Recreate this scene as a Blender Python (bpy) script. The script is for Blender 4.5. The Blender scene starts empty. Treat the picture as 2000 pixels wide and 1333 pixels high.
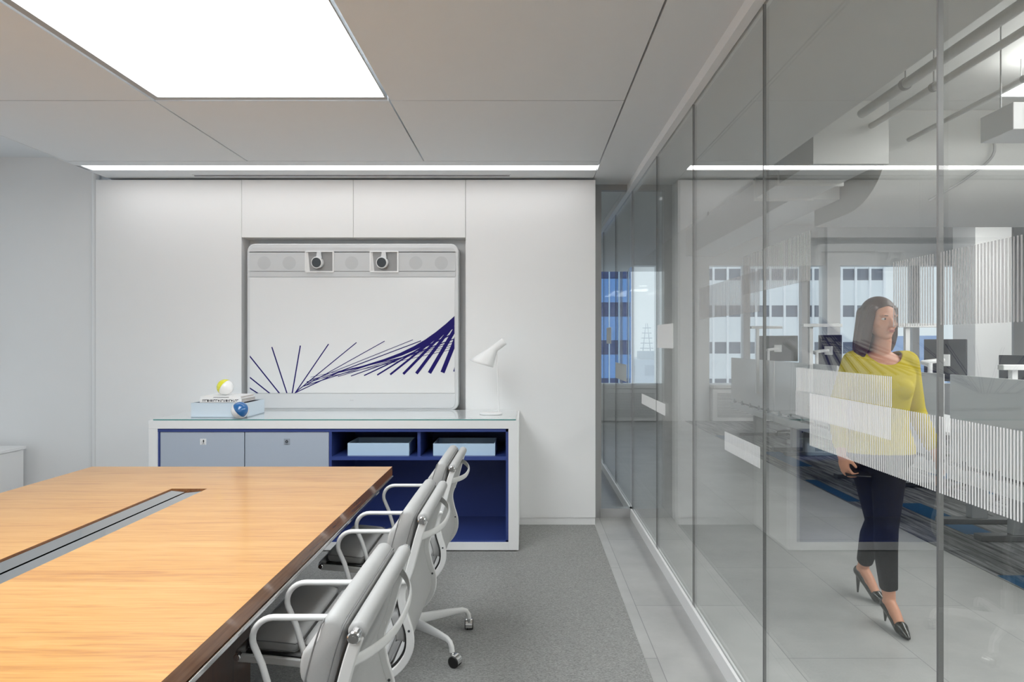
import bpy, bmesh, math, random
from mathutils import Vector, Matrix
random.seed(7)
sc = bpy.context.scene
COL = sc.collection
F = 1280.0; CX = 1028.0; CY = 668.0; H = 1.45
def PX(px, Y): return (px - CX) * Y / F
def PZ(py, Y): return H - (py - CY) * Y / F

# ------------------------------------------------------------------ materials
MATS = {}
def mat(name, col, rough=0.5, metal=0.0, spec=0.5, coat=0.0, bump=0.0, bscale=200.0, emis=None, estr=0.0, var=0.0, vscale=8.0, trans=0.0):
    m = bpy.data.materials.new(name); m.use_nodes = True
    nt = m.node_tree; b = nt.nodes['Principled BSDF']
    b.inputs['Base Color'].default_value = (*col, 1)
    b.inputs['Roughness'].default_value = rough
    b.inputs['Metallic'].default_value = metal
    b.inputs['Specular IOR Level'].default_value = spec
    b.inputs['Coat Weight'].default_value = coat
    if coat: b.inputs['Coat Roughness'].default_value = 0.06
    if emis:
        b.inputs['Emission Color'].default_value = (*emis, 1)
        b.inputs['Emission Strength'].default_value = estr
    tc = nt.nodes.new('ShaderNodeTexCoord')
    n = nt.nodes.new('ShaderNodeTexNoise'); n.inputs['Scale'].default_value = vscale; n.inputs['Detail'].default_value = 4
    nt.links.new(tc.outputs['Object'], n.inputs['Vector'])
    mx = nt.nodes.new('ShaderNodeMixRGB')
    v = max(var, 0.01)
    mx.inputs[1].default_value = (*[min(1, c * (1 - v)) for c in col], 1)
    mx.inputs[2].default_value = (*[min(1, c * (1 + v)) for c in col], 1)
    nt.links.new(n.outputs['Fac'], mx.inputs[0]); nt.links.new(mx.outputs[0], b.inputs['Base Color'])
    if bump:
        n2 = nt.nodes.new('ShaderNodeTexNoise'); n2.inputs['Scale'].default_value = bscale; n2.inputs['Detail'].default_value = 3
        nt.links.new(tc.outputs['Object'], n2.inputs['Vector'])
        bp = nt.nodes.new('ShaderNodeBump'); bp.inputs['Strength'].default_value = bump; bp.inputs['Distance'].default_value = 0.002
        nt.links.new(n2.outputs['Fac'], bp.inputs['Height']); nt.links.new(bp.outputs[0], b.inputs['Normal'])
    MATS[name] = m
    return m

def glass_mat(name, tint=(0.97, 0.985, 0.98), ior=1.5):
    """architectural glass: straight transmission plus Fresnel mirror, from either side"""
    m = bpy.data.materials.new(name); m.use_nodes = True; nt = m.node_tree
    for n in list(nt.nodes): nt.nodes.remove(n)
    out = nt.nodes.new('ShaderNodeOutputMaterial')
    tr = nt.nodes.new('ShaderNodeBsdfTransparent'); tr.inputs[0].default_value = (*tint, 1)
    gl = nt.nodes.new('ShaderNodeBsdfGlossy'); gl.inputs['Roughness'].default_value = 0.0; gl.inputs[0].default_value = (1, 1, 1, 1)
    fr = nt.nodes.new('ShaderNodeFresnel')
    geo = nt.nodes.new('ShaderNodeNewGeometry')
    mr = nt.nodes.new('ShaderNodeMapRange'); mr.inputs['To Min'].default_value = ior; mr.inputs['To Max'].default_value = 1 / ior
    nt.links.new(geo.outputs['Backfacing'], mr.inputs['Value']); nt.links.new(mr.outputs[0], fr.inputs['IOR'])
    mx = nt.nodes.new('ShaderNodeMixShader')
    nt.links.new(fr.outputs[0], mx.inputs[0]); nt.links.new(tr.outputs[0], mx.inputs[1]); nt.links.new(gl.outputs[0], mx.inputs[2])
    nt.links.new(mx.outputs[0], out.inputs[0])
    MATS[name] = m; return m

def emit_mat(name, col, s):
    m = bpy.data.materials.new(name); m.use_nodes = True; nt = m.node_tree
    for n in list(nt.nodes): nt.nodes.remove(n)
    out = nt.nodes.new('ShaderNodeOutputMaterial'); e = nt.nodes.new('ShaderNodeEmission')
    e.inputs[0].default_value = (*col, 1); e.inputs[1].default_value = s
    nt.links.new(e.outputs[0], out.inputs[0]); MATS[name] = m; return m

def film_mat(name, a=0.72):
    m = bpy.data.materials.new(name); m.use_nodes = True; nt = m.node_tree
    for n in list(nt.nodes): nt.nodes.remove(n)
    out = nt.nodes.new('ShaderNodeOutputMaterial')
    d = nt.nodes.new('ShaderNodeBsdfDiffuse'); d.inputs[0].default_value = (.82, .82, .82, 1)
    t = nt.nodes.new('ShaderNodeBsdfTranslucent'); t.inputs[0].default_value = (.82, .82, .82, 1)
    tp = nt.nodes.new('ShaderNodeBsdfTransparent')
    m1 = nt.nodes.new('ShaderNodeMixShader'); m1.inputs[0].default_value = 0.15
    m2 = nt.nodes.new('ShaderNodeMixShader'); m2.inputs[0].default_value = a
    nt.links.new(d.outputs[0], m1.inputs[1]); nt.links.new(t.outputs[0], m1.inputs[2])
    nt.links.new(tp.outputs[0], m2.inputs[1]); nt.links.new(m1.outputs[0], m2.inputs[2])
    nt.links.new(m2.outputs[0], out.inputs[0]); MATS[name] = m; return m

def wood_mat(name, c1, c2, c3, rough=0.25, coat=0.5, stretch=(0.5, 9, 9)):
    m = bpy.data.materials.new(name); m.use_nodes = True; nt = m.node_tree; b = nt.nodes['Principled BSDF']
    tc = nt.nodes.new('ShaderNodeTexCoord'); mp = nt.nodes.new('ShaderNodeMapping'); mp.inputs['Scale'].default_value = stretch
    nt.links.new(tc.outputs['Object'], mp.inputs[0])
    n1 = nt.nodes.new('ShaderNodeTexNoise'); n1.inputs['Scale'].default_value = 1.6; n1.inputs['Detail'].default_value = 6; n1.inputs['Distortion'].default_value = 1.2
    n2 = nt.nodes.new('ShaderNodeTexNoise'); n2.inputs['Scale'].default_value = 12; n2.inputs['Detail'].default_value = 8; n2.inputs['Distortion'].default_value = 0.6
    nt.links.new(mp.outputs[0], n1.inputs[0]); nt.links.new(mp.outputs[0], n2.inputs[0])
    w = nt.nodes.new('ShaderNodeMath'); w.operation = 'MULTIPLY_ADD'; w.inputs[1].default_value = 0.5; 
    nt.links.new(n2.outputs['Fac'], w.inputs[0]); 
    h = nt.nodes.new('ShaderNodeMath'); h.operation = 'MULTIPLY'; h.inputs[1].default_value = 0.5
    nt.links.new(n1.outputs['Fac'], h.inputs[0]); nt.links.new(h.outputs[0], w.inputs[2])
    cr = nt.nodes.new('ShaderNodeValToRGB')
    cr.color_ramp.elements[0].position = 0.34; cr.color_ramp.elements[0].color = (*c1, 1)
    cr.color_ramp.elements[1].position = 0.68; cr.color_ramp.elements[1].color = (*c3, 1)
    e = cr.color_ramp.elements.new(0.47); e.color = (*c2, 1)
    nt.links.new(w.outputs[0], cr.inputs[0]); nt.links.new(cr.outputs[0], b.inputs['Base Color'])
    b.inputs['Roughness'].default_value = rough; b.inputs['Coat Weight'].default_value = coat; b.inputs['Coat Roughness'].default_value = 0.12
    MATS[name] = m; return m

def streak_carpet(name):
    m = bpy.data.materials.new(name); m.use_nodes = True; nt = m.node_tree; b = nt.nodes['Principled BSDF']
    tc = nt.nodes.new('ShaderNodeTexCoord'); mp = nt.nodes.new('ShaderNodeMapping'); mp.inputs['Scale'].default_value = (14, 0.9, 1)
    nt.links.new(tc.outputs['Object'], mp.inputs[0])
    n1 = nt.nodes.new('ShaderNodeTexNoise'); n1.inputs['Scale'].default_value = 1.5; n1.inputs['Detail'].default_value = 7; n1.inputs['Roughness'].default_value = .7
    nt.links.new(mp.outputs[0], n1.inputs[0])
    cr = nt.nodes.new('ShaderNodeValToRGB')
    cr.color_ramp.elements[0].position = 0.38; cr.color_ramp.elements[0].color = (.045, .047, .052, 1)
    cr.color_ramp.elements[1].position = 0.66; cr.color_ramp.elements[1].color = (.36, .365, .37, 1)
    nt.links.new(n1.outputs['Fac'], cr.inputs[0]); nt.links.new(cr.outputs[0], b.inputs['Base Color'])
    b.inputs['Roughness'].default_value = .95; b.inputs['Specular IOR Level'].default_value = .1
    MATS[name] = m; return m

def loop_carpet(name, c1, c2):
    m = bpy.data.materials.new(name); m.use_nodes = True; nt = m.node_tree; b = nt.nodes['Principled BSDF']
    tc = nt.nodes.new('ShaderNodeTexCoord')
    mp = nt.nodes.new('ShaderNodeMapping'); mp.inputs['Scale'].default_value = (1, 2.2, 1)
    nt.links.new(tc.outputs['Object'], mp.inputs[0])
    n1 = nt.nodes.new('ShaderNodeTexNoise'); n1.inputs['Scale'].default_value = 120; n1.inputs['Detail'].default_value = 4; n1.inputs['Roughness'].default_value = .8
    nt.links.new(mp.outputs[0], n1.inputs[0])
    cr = nt.nodes.new('ShaderNodeValToRGB')
    cr.color_ramp.elements[0].position = 0.36; cr.color_ramp.elements[0].color = (*c1, 1)
    cr.color_ramp.elements[1].position = 0.64; cr.color_ramp.elements[1].color = (*c2, 1)
    nt.links.new(n1.outputs['Fac'], cr.inputs[0]); nt.links.new(cr.outputs[0], b.inputs['Base Color'])
    bp = nt.nodes.new('ShaderNodeBump'); bp.inputs['Strength'].default_value = .6; bp.inputs['Distance'].default_value = .004
    nt.links.new(n1.outputs['Fac'], bp.inputs['Height']); nt.links.new(bp.outputs[0], b.inputs['Normal'])
    b.inputs['Roughness'].default_value = .95; b.inputs['Specular IOR Level'].default_value = .1
    MATS[name] = m; return m

def tile_mat(name):
    m = bpy.data.materials.new(name); m.use_nodes = True; nt = m.node_tree; b = nt.nodes['Principled BSDF']
    tc = nt.nodes.new('ShaderNodeTexCoord')
    mp = nt.nodes.new('ShaderNodeMapping'); mp.inputs['Rotation'].default_value = (0, 0, math.pi / 2)
    nt.links.new(tc.outputs['Object'], mp.inputs[0])
    br = nt.nodes.new('ShaderNodeTexBrick'); br.inputs['Scale'].default_value = 1.0
    br.inputs['Brick Width'].default_value = 1.2; br.inputs['Row Height'].default_value = .6; br.inputs['Mortar Size'].default_value = .0022
    br.inputs['Color1'].default_value = (.40, .40, .39, 1); br.inputs['Color2'].default_value = (.44, .44, .43, 1); br.inputs['Mortar'].default_value = (.25, .25, .25, 1)
    nt.links.new(mp.outputs[0], br.inputs['Vector'])
    n1 = nt.nodes.new('ShaderNodeTexNoise'); n1.inputs['Scale'].default_value = 2.2; n1.inputs['Detail'].default_value = 8; n1.inputs['Roughness'].default_value = .62
    nt.links.new(tc.outputs['Object'], n1.inputs[0])
    mr = nt.nodes.new('ShaderNodeMapRange'); mr.inputs['From Min'].default_value = .3; mr.inputs['From Max'].default_value = .7
    mr.inputs['To Min'].default_value = .84; mr.inputs['To Max'].default_value = 1.12
    nt.links.new(n1.outputs['Fac'], mr.inputs[0])
    mx = nt.nodes.new('ShaderNodeMixRGB'); mx.blend_type = 'MULTIPLY'; mx.inputs[0].default_value = 1
    nt.links.new(br.outputs[0], mx.inputs[1]); nt.links.new(mr.outputs[0], mx.inputs[2]); nt.links.new(mx.outputs[0], b.inputs['Base Color'])
    b.inputs['Roughness'].default_value = .38; b.inputs['Specular IOR Level'].default_value = .45
    MATS[name] = m; return m

def grid_mat(name, wall, win, sx, sz, rough=.4):
    """distant facade: window grid in the surface"""
    m = bpy.data.materials.new(name); m.use_nodes = True; nt = m.node_tree; b = nt.nodes['Principled BSDF']
    tc = nt.nodes.new('ShaderNodeTexCoord'); sp = nt.nodes.new('ShaderNodeSeparateXYZ'); nt.links.new(tc.outputs['Object'], sp.inputs[0])
    def wavef(sock, s):
        a = nt.nodes.new('ShaderNodeMath'); a.operation = 'DIVIDE'; a.inputs[1].default_value = s; nt.links.new(sock, a.inputs[0])
        f = nt.nodes.new('ShaderNodeMath'); f.operation = 'FRACT'; nt.links.new(a.outputs[0], f.inputs[0])
        g = nt.nodes.new('ShaderNodeMath'); g.operation = 'GREATER_THAN'; g.inputs[1].default_value = .42; nt.links.new(f.outputs[0], g.inputs[0])
        return g.outputs[0]
    ad = nt.nodes.new('ShaderNodeMath'); ad.operation = 'ADD'; nt.links.new(sp.outputs[0], ad.inputs[0]); nt.links.new(sp.outputs[1], ad.inputs[1])
    x = wavef(ad.outputs[0], sx); z = wavef(sp.outputs[2], sz)
    mu = nt.nodes.new('ShaderNodeMath'); mu.operation = 'MULTIPLY'; nt.links.new(x, mu.inputs[0]); nt.links.new(z, mu.inputs[1])
    mx = nt.nodes.new('ShaderNodeMixRGB'); mx.inputs[1].default_value = (*wall, 1); mx.inputs[2].default_value = (*win, 1)
    nt.links.new(mu.outputs[0], mx.inputs[0]); nt.links.new(mx.outputs[0], b.inputs['Base Color']); b.inputs['Roughness'].default_value = rough
    MATS[name] = m; return m

WHITE = mat('wall_paint', (.80, .80, .80), .6, spec=.3)
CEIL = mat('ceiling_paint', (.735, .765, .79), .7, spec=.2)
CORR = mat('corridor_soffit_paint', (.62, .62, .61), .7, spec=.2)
HIGHC = mat('open_ceiling_paint', (.78, .78, .76), .8, spec=.2, var=.04)
DARK = mat('dark_gap', (.03, .03, .03), .8)
TRIMW = mat('white_metal_trim', (.78, .78, .78), .35)
GREYTRIM = mat('grey_metal_trim', (.38, .38, .38), .4)
GLASS = glass_mat('clear_glass')
JOINT = mat('silicone_joint', (.10, .10, .10), .4)
STEELJ = mat('steel_joint', (.25, .25, .25), .3, metal=.6)
FILM = film_mat('frosted_film')
FILM2 = film_mat('frosted_film_backlit', .5)  # same frosted film, greyed to imitate the backlit shade of the upper blocks
for _n in FILM2.node_tree.nodes:
    if _n.type in ('BSDF_DIFFUSE', 'BSDF_TRANSLUCENT'): _n.inputs[0].default_value = (.5, .5, .5, 1)
TILE = tile_mat('stone_tile')
CARPET = loop_carpet('loop_carpet', (.17, .17, .167), (.40, .40, .39))
OCARPET = streak_carpet('streaked_carpet')
BLUEC = mat('blue_carpet', (.02, .09, .19), .95, spec=.1, var=.25, vscale=60)
WOOD = wood_mat('table_veneer', (.40, .165, .045), (.54, .265, .072), (.64, .36, .125), rough=.28, coat=.35)
WOODE = wood_mat('table_edge_wood', (.20, .075, .028), (.28, .115, .045), (.37, .17, .07), rough=.25, coat=.4, stretch=(9, .5, 9))
WOODD = wood_mat('dark_base_wood', (.045, .016, .008), (.07, .025, .012), (.10, .035, .016), rough=.35, coat=.2, stretch=(9, 9, .6))
CHROME = mat('chrome', (.78, .78, .78), .16, metal=1)
STEEL = mat('polished_steel', (.66, .67, .68), .07, metal=1)
LEATHER = mat('grey_leather', (.40, .40, .395), .48, bump=.12, bscale=350, var=.05, vscale=14)
LEATHD = mat('leather_seam', (.22, .22, .22), .6)
FRAMEW = mat('white_powder_coat', (.70, .70, .69), .35)
BLACK = mat('black_plastic', (.012, .012, .012), .35)
CABW = mat('white_lacquer', (.80, .80, .80), .3)
CABB = mat('blue_lacquer', (.033, .058, .23), .4)
DOORL = mat('grey_blue_door', (.42, .47, .55), .4)
TRAY = mat('light_blue_paint', (.50, .66, .82), .45)
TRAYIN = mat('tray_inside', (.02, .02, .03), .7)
TEAL = mat('glass_edge', (.12, .30, .29), .15)
GLTOP = mat('back_painted_glass', (.68, .72, .73), .06, coat=.6)
YEL = mat('yellow_paint', (.75, .72, .03), .2, coat=.5)
BLU = mat('blue_paint', (.02, .13, .36), .15, coat=.8)
BALLW = mat('ball_white', (.85, .85, .85), .2, coat=.5)
PAPER = mat('paper', (.62, .58, .56), .8)
COVER = mat('white_cover', (.85, .85, .85), .4)
INK = mat('black_ink', (.01, .01, .015), .5)
NAVY = mat('navy_print', (.012, .007, .12), .5, spec=.15)
BEZEL = mat('bezel_white', (.66, .67, .68), .35)
SPK = mat('speaker_cloth', (.60, .61, .62), .8, bump=.2, bscale=900)
SPKD = mat('speaker_shade', (.53, .54, .55), .8)
DISP = mat('display_white', (.76, .765, .77), .22)
CAMD = mat('camera_recess', (.30, .30, .30), .5)
LENS = mat('camera_lens', (.012, .012, .012), .08, coat=1)
LAMPW = mat('lamp_white', (.80, .80, .80), .35)
LAMPGLOW = emit_mat('lamp_inner_glow', (1, .98, .95), 1.3)
LPANEL = emit_mat('light_diffuser', (.94, .98, 1), 7.2)
LSTRIP = emit_mat('led_strip', (1, 1, 1), 5.5)
OLIGHT = emit_mat('office_light', (1, .995, .98), 9.0)
UPFILL = emit_mat('added_ceiling_fill', (1, .995, .98), 5.0)  # glow added on the fixture tops to brighten the open ceiling
SCREENF = mat('frosted_acrylic', (.72, .72, .72), .25, coat=.4)
DESKW = mat('desk_white', (.75, .75, .75), .4)
DESKG = mat('desk_leg_grey', (.30, .31, .32), .45)
DESKGD = mat('desk_foot_dark', (.06, .065, .07), .4)
MONB = mat('monitor_back', (.02, .022, .03), .35)
ARMW = mat('monitor_arm_white', (.78, .78, .78), .35)
DUCT = mat('painted_duct', (.62, .62, .60), .55)
GRILLE = mat('grille_dark', (.06, .06, .06), .6)
SKIN = mat('skin', (.62, .30, .19), .5, var=.06, vscale=12)
HAIR = mat('brown_hair', (.045, .016, .008), .45, var=.35, vscale=30, bump=.5, bscale=120)
LIPS = mat('lips', (.42, .12, .09), .4)
SWEAT = mat('yellow_knit', (.56, .44, .008), .85, bump=.25, bscale=500, spec=.15)
PANTS = mat('black_trousers', (.008, .008, .010), .8, spec=.2)
SHOE = mat('black_shoe_leather', (.018, .018, .014), .22, coat=.4)
EYEW = mat('eye_white', (.7, .68, .66), .3)
EYED = mat('iris_brown', (.03, .015, .01), .2)
_nt = HAIR.node_tree; _mp = _nt.nodes.new('ShaderNodeMapping'); _mp.inputs['Scale'].default_value = (1, 1, .05)
_tc = [n for n in _nt.nodes if n.type == 'TEX_COORD'][0]; _nt.links.new(_tc.outputs['Object'], _mp.inputs[0])
for _n in _nt.nodes:
    if _n.type == 'TEX_NOISE': _nt.links.new(_mp.outputs[0], _n.inputs['Vector'])
FACW = mat('facade_pale', (.78, .82, .86), .5)
FACG = mat('facade_grey', (.13, .155, .21), .4)
FACBD = mat('facade_deep_blue', (.02, .05, .19), .3)
FACBL = mat('facade_pale_blue', (.13, .30, .66), .3)
FACWB = mat('facade_window_blue', (.42, .55, .70), .2)
FIN = mat('facade_fin', (.86, .88, .92), .4)
SKY1 = grid_mat('far_tower_blue', (.45, .58, .80), (.18, .30, .55), 9, 7)
SKY2 = grid_mat('far_tower_grey', (.30, .38, .52), (.16, .22, .36), 6, 5)
SKY3 = mat('far_tower_glass_blue', (.25, .38, .65), .3)

# ------------------------------------------------------------------ mesh builder
class MB:
    def __init__(s): s.v = []; s.f = []; s.mi = []; s.cur = 0
    def add(s, vs, fs):
        o = len(s.v); s.v += [tuple(v) for v in vs]
        for f in fs: s.f.append([i + o for i in f]); s.mi.append(s.cur)
        return s
    def box(s, x0, x1, y0, y1, z0, z1):
        vs = [(x, y, z) for z in (z0, z1) for y in (y0, y1) for x in (x0, x1)]
        return s.add(vs, [(0, 2, 3, 1), (4, 5, 7, 6), (0, 1, 5, 4), (2, 6, 7, 3), (0, 4, 6, 2), (1, 3, 7, 5)])
    def obox(s, c, ax, ay, az, hx, hy, hz):
        c = Vector(c); vs = [c + ax * (i * hx) + ay * (j * hy) + az * (k * hz) for k in (-1, 1) for j in (-1, 1) for i in (-1, 1)]
        return s.add(vs, [(0, 2, 3, 1), (4, 5, 7, 6), (0, 1, 5, 4), (2, 6, 7, 3), (0, 4, 6, 2), (1, 3, 7, 5)])
    def cyl(s, p, q, r, r2=None, n=20, caps=True):
        p, q = Vector(p), Vector(q); r2 = r if r2 is None else r2
        d = (q - p).normalized(); a = d.orthogonal().normalized(); b = d.cross(a)
        vs = []
        for c, rr in ((p, r), (q, r2)):
            for i in range(n):
                t = 2 * math.pi * i / n; vs.append(c + (a * math.cos(t) + b * math.sin(t)) * rr)
        fs = [(i, (i + 1) % n, n + (i + 1) % n, n + i) for i in range(n)]
        if caps: fs += [tuple(range(n - 1, -1, -1)), tuple(range(n, 2 * n))]
        return s.add(vs, fs)
    def loft(s, rings, closed_ring=True, caps=True):
        n = len(rings[0]); vs = [p for r in rings for p in r]; fs = []
        for k in range(len(rings) - 1):
            for i in range(n if closed_ring else n - 1):
                j = (i + 1) % n; fs.append((k * n + i, k * n + j, (k + 1) * n + j, (k + 1) * n + i))
        if caps: fs += [tuple(range(n - 1, -1, -1)), tuple(range((len(rings) - 1) * n, len(rings) * n))]
        return s.add(vs, fs)
    def tube(s, path, r, n=12, flat=None, closed=False):
        """round (or flattened) bar along a path; r number or list"""
        P = [Vector(p) for p in path]; m = len(P); rings = []
        up = None
        for i in range(m):
            d = (P[(i + 1) % m] - P[i - 1]) if closed or 0 < i < m - 1 else (P[1] - P[0] if i == 0 else P[-1] - P[-2])
            d.normalize()
            if flat is not None: u = Vector(flat) - d * d.dot(Vector(flat)); u.normalize()
            elif up is None: u = d.orthogonal().normalized()
            else: u = (up - d * d.dot(up)).normalized()
            up = u; w = d.cross(u)
            rr = r[i] if isinstance(r, (list, tuple)) and not isinstance(r, tuple) else r
            ru, rw = rr if isinstance(rr, tuple) else (rr, rr)
            rings.append([P[i] + u * (ru * math.cos(2 * math.pi * k / n)) + w * (rw * math.sin(2 * math.pi * k / n)) for k in range(n)])
        if closed: rings.append(rings[0]); return s.loft(rings, caps=False)
        return s.loft(rings)
    def prism(s, poly, axis, lo, hi):
        """poly in the two other axes, extruded along axis"""
        def P(a, b, t): return {'x': (t, a, b), 'y': (a, t, b), 'z': (a, b, t)}[axis]
        return s.loft([[P(a, b, lo) for a, b in poly], [P(a, b, hi) for a, b in poly]])
    def ball(s, c, r, nu=20, nv=12, M=None):
        c = Vector(c); r = (r, r, r) if not isinstance(r, (tuple, list)) else r
        vs = [];
        for j in range(1, nv):
            t = math.pi * j / nv
            for i in range(nu):
                u = 2 * math.pi * i / nu
                vs.append(Vector((math.sin(t) * math.cos(u) * r[0], math.sin(t) * math.sin(u) * r[1], math.cos(t) * r[2])))
        vs.append(Vector((0, 0, r[2]))); vs.append(Vector((0, 0, -r[2])))
        if M is not None: vs = [M @ v for v in vs]
        vs = [c + v for v in vs]; fs = []
        for j in range(nv - 2):
            for i in range(nu):
                k = (i + 1) % nu; fs.append((j * nu + i, (j + 1) * nu + i, (j + 1) * nu + k, j * nu + k))
        T = (nv - 1) * nu; B = T + 1
        for i in range(nu):
            k = (i + 1) % nu; fs.append((T, i, k)); fs.append((B, (nv - 2) * nu + k, (nv - 2) * nu + i))
        return s.add(vs, fs)
    def capsule(s, p, r1, q, r2, n=18):
        s.ball(p, r1, n, 10); s.ball(q, r2, n, 10); return s.cyl(p, q, r1, r2, n)
    def mesh(s, name, off=(0, 0, 0)):
        me = bpy.data.meshes.new(name); o = Vector(off)
        me.from_pydata([tuple(Vector(v) - o) for v in s.v], [], s.f)
        bm = bmesh.new(); bm.from_mesh(me); bmesh.ops.recalc_face_normals(bm, faces=bm.faces); bm.to_mesh(me); bm.free()
        if any(s.mi):
            for p, m in zip(me.polygons, s.mi): p.material_index = m
        return me
    def build(s, name, m, parent=None, off=(0, 0, 0), bevel=0, seg=2, smooth=None, mods=None):
        me = s.mesh(name, off)
        for mm in (m if isinstance(m, (list, tuple)) else [m]): me.materials.append(mm)
        o = bpy.data.objects.new(name, me); COL.objects.link(o)
        if parent is not None: o.parent = parent
        if bevel:
            b = o.modifiers.new('bevel', 'BEVEL'); b.width = bevel; b.segments = seg; b.limit_method = 'ANGLE'; b.angle_limit = math.radians(40)
        if smooth is not None or bevel:
            me.shade_smooth(); me.set_sharp_from_angle(angle=math.radians(smooth if smooth is not None else 35))
            if bevel:
                b.harden_normals = False
        return o

def struct(o, kind='structure'): o['kind'] = kind; return o
def tag(o, label, cat, group=None, kind=None):
    o['label'] = label; o['category'] = cat
    if group: o['group'] = group
    if kind: o['kind'] = kind
    return o
def empty(name, loc, label, cat, group=None):
    o = bpy.data.objects.new(name, None); COL.objects.link(o); o.location = loc; o.empty_display_size = .1
    return tag(o, label, cat, group)
def dup(root, loc, label, group=None, rotz=None):
    def cp(o, par):
        c = o.copy(); COL.objects.link(c)
        if par is not None: c.parent = par
        for ch in [x for x in KIDS.get(o.name, [])]: cp(ch, c)
        return c
    KIDS = {}
    for ob in list(COL.objects):
        if ob.parent: KIDS.setdefault(ob.parent.name, []).append(ob)
    r = cp(root, None); r.location = loc; r['label'] = label
    if rotz is not None: r.rotation_euler = (0, 0, rotz)
    if group: r['group'] = group
    return r
V = Vector

# ================================================================== SETTING
GX = 0.875          # glass wall plane
CZ = 2.746
BY = 5.17           # back wall face
XJ = [-3.30, -2.00, -.735, .53]
YJ = [4.70, 3.52, 2.34, 1.16, -.02, -1.20, -2.38]

# floors
struct(MB().box(.54, 2.9, -3.2, 12.1, -.1, 0).build('floor', TILE))
struct(MB().box(-4.6, .54, -3.2, BY + .02, -.1, .004).build('floor_carpet', CARPET))
m = MB().box(-3.0, .54, BY + .02, 12.1, -.1, 0); struct(m.build('floor_next_room', TILE))
m = MB().box(2.9, 13, -3.2, 12.1, -.1, .004)
m.cur = 1
for (x0, x1, y0, y1) in ((2.91, 3.03, 5.93, 6.85), (3.30, 3.52, 4.92, 5.86), (2.91, 3.13, 3.1, 4.05), (3.1, 3.32, 7.6, 8.6), (2.91, 3.13, 9.3, 10.1), (4.4, 4.62, 6.2, 7.2)):
    m.box(x0, x1, y0, y1, 0, .006)
struct(m.build('floor_office_carpet', [OCARPET, BLUEC]))

# conference ceiling: panels with open joints
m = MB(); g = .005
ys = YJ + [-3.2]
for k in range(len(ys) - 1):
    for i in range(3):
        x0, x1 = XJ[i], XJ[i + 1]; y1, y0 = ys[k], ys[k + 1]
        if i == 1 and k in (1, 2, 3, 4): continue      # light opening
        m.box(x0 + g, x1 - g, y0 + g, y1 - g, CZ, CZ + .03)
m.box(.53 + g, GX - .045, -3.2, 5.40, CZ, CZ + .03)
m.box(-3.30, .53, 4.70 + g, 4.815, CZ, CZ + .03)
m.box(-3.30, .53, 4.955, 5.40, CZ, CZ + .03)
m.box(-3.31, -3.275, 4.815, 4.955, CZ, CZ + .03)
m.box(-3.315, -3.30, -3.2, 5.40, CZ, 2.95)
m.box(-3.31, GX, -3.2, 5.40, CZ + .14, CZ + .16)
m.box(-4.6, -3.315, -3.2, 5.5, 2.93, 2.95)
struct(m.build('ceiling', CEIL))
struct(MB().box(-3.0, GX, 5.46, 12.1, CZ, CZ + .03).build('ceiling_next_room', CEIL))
struct(MB().box(GX + .01, 1.81, -3.2, 12.1, CZ, CZ + .1).build('ceiling_corridor', CORR))
struct(MB().box(.5, 13, -3.2, 12.3, 3.6, 3.75).build('ceiling_open_office', HIGHC))
struct(MB().box(GX - .03, GX + .01, -3.2, 12.1, CZ + .1, 3.62).build('wall_above_glass', HIGHC))

# glass head and sill
m = MB().box(GX - .045, GX - .006, -3.2, 9.0, 2.69, CZ + .02); struct(m.build('trim_1', TRIMW))
m = MB().box(GX + .006, GX + .02, -3.2, 9.0, 2.69, CZ + .02); struct(m.build('trim_2', TRIMW))
m = MB().box(GX - .02, GX - .006, -3.2, 9.0, 0, .075).box(GX + .006, GX + .014, -3.2, 9.0, 0, .07).box(GX - .006, GX + .006, -3.2, 9.0, 0, .03)
struct(m.build('trim_3', TRIMW))

# glass panes
joints = [-3.2, -2.69, -1.66, -.62, .38, 1.386, 2.407, 3.424, 4.383, 5.39, 6.40, 7.41, 8.42, 9.0]
films = [(1.132, 1.293, .30, 2.011, .0084), (1.294, 1.367, 1.559, 2.117, .0084), (1.215, 1.2925, 1.5640, 2.117, .0084), (1.485, 1.638, .45, 1.559, .0093),
         (1.638, 1.791, 2.004, 2.638, .0093), (1.563, 1.717, 2.443, 3.30, .0093), (.978, 1.058, 2.438, 2.873, .0084),
         (1.41, 1.56, 3.88, 4.35, .0093), (.985, 1.06, 4.10, 4.94, .0084), (1.43, 1.60, 6.72, 7.10, .0093), (1.10, 1.25, 5.70, 6.40, .0093)]
for i in range(len(joints) - 1):
    y0, y1 = joints[i], joints[i + 1]
    o = MB().box(GX - .005, GX + .005, y0 + .0015, y1 - .0015, .03, 2.70).build('window_%d' % (i + 1), GLASS); struct(o)
    fm = MB(); fu = MB()
    for (z0, z1, a, b, p) in films:
        a2, b2 = max(a, y0 + .004), min(b, y1 - .004)
        if b2 <= a2: continue
        k0 = math.ceil((a2 - a) / p)
        y = a + k0 * p
        while y + p * .5 < b2 + 1e-6:
            (fu if z0 > 1.4 and b < 3.5 else fm).box(GX - .0062, GX - .0054, y, y + p * (.3 if z1 == 1.2925 else .48), z0, z1); y += p
    if fm.v: fm.build('striped_film', FILM, o)
    if fu.v: fu.build('striped_film', FILM2, o)
for i, y in enumerate(joints[1:-1]):
    big = abs(y - 1.386) < .01 or abs(y - 5.39) < .01
    w = .0024 if big else .0011
    mm = MB().box(GX - .006, GX + .006, y - w, y + w, .06, 2.69)
    struct(mm.build('trim_%d' % (i + 10), STEELJ if big else JOINT))
struct(MB().box(GX - .02, GX + .02, 9.0, 12.1, 0, CZ + .05).build('wall_corridor', WHITE))
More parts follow.
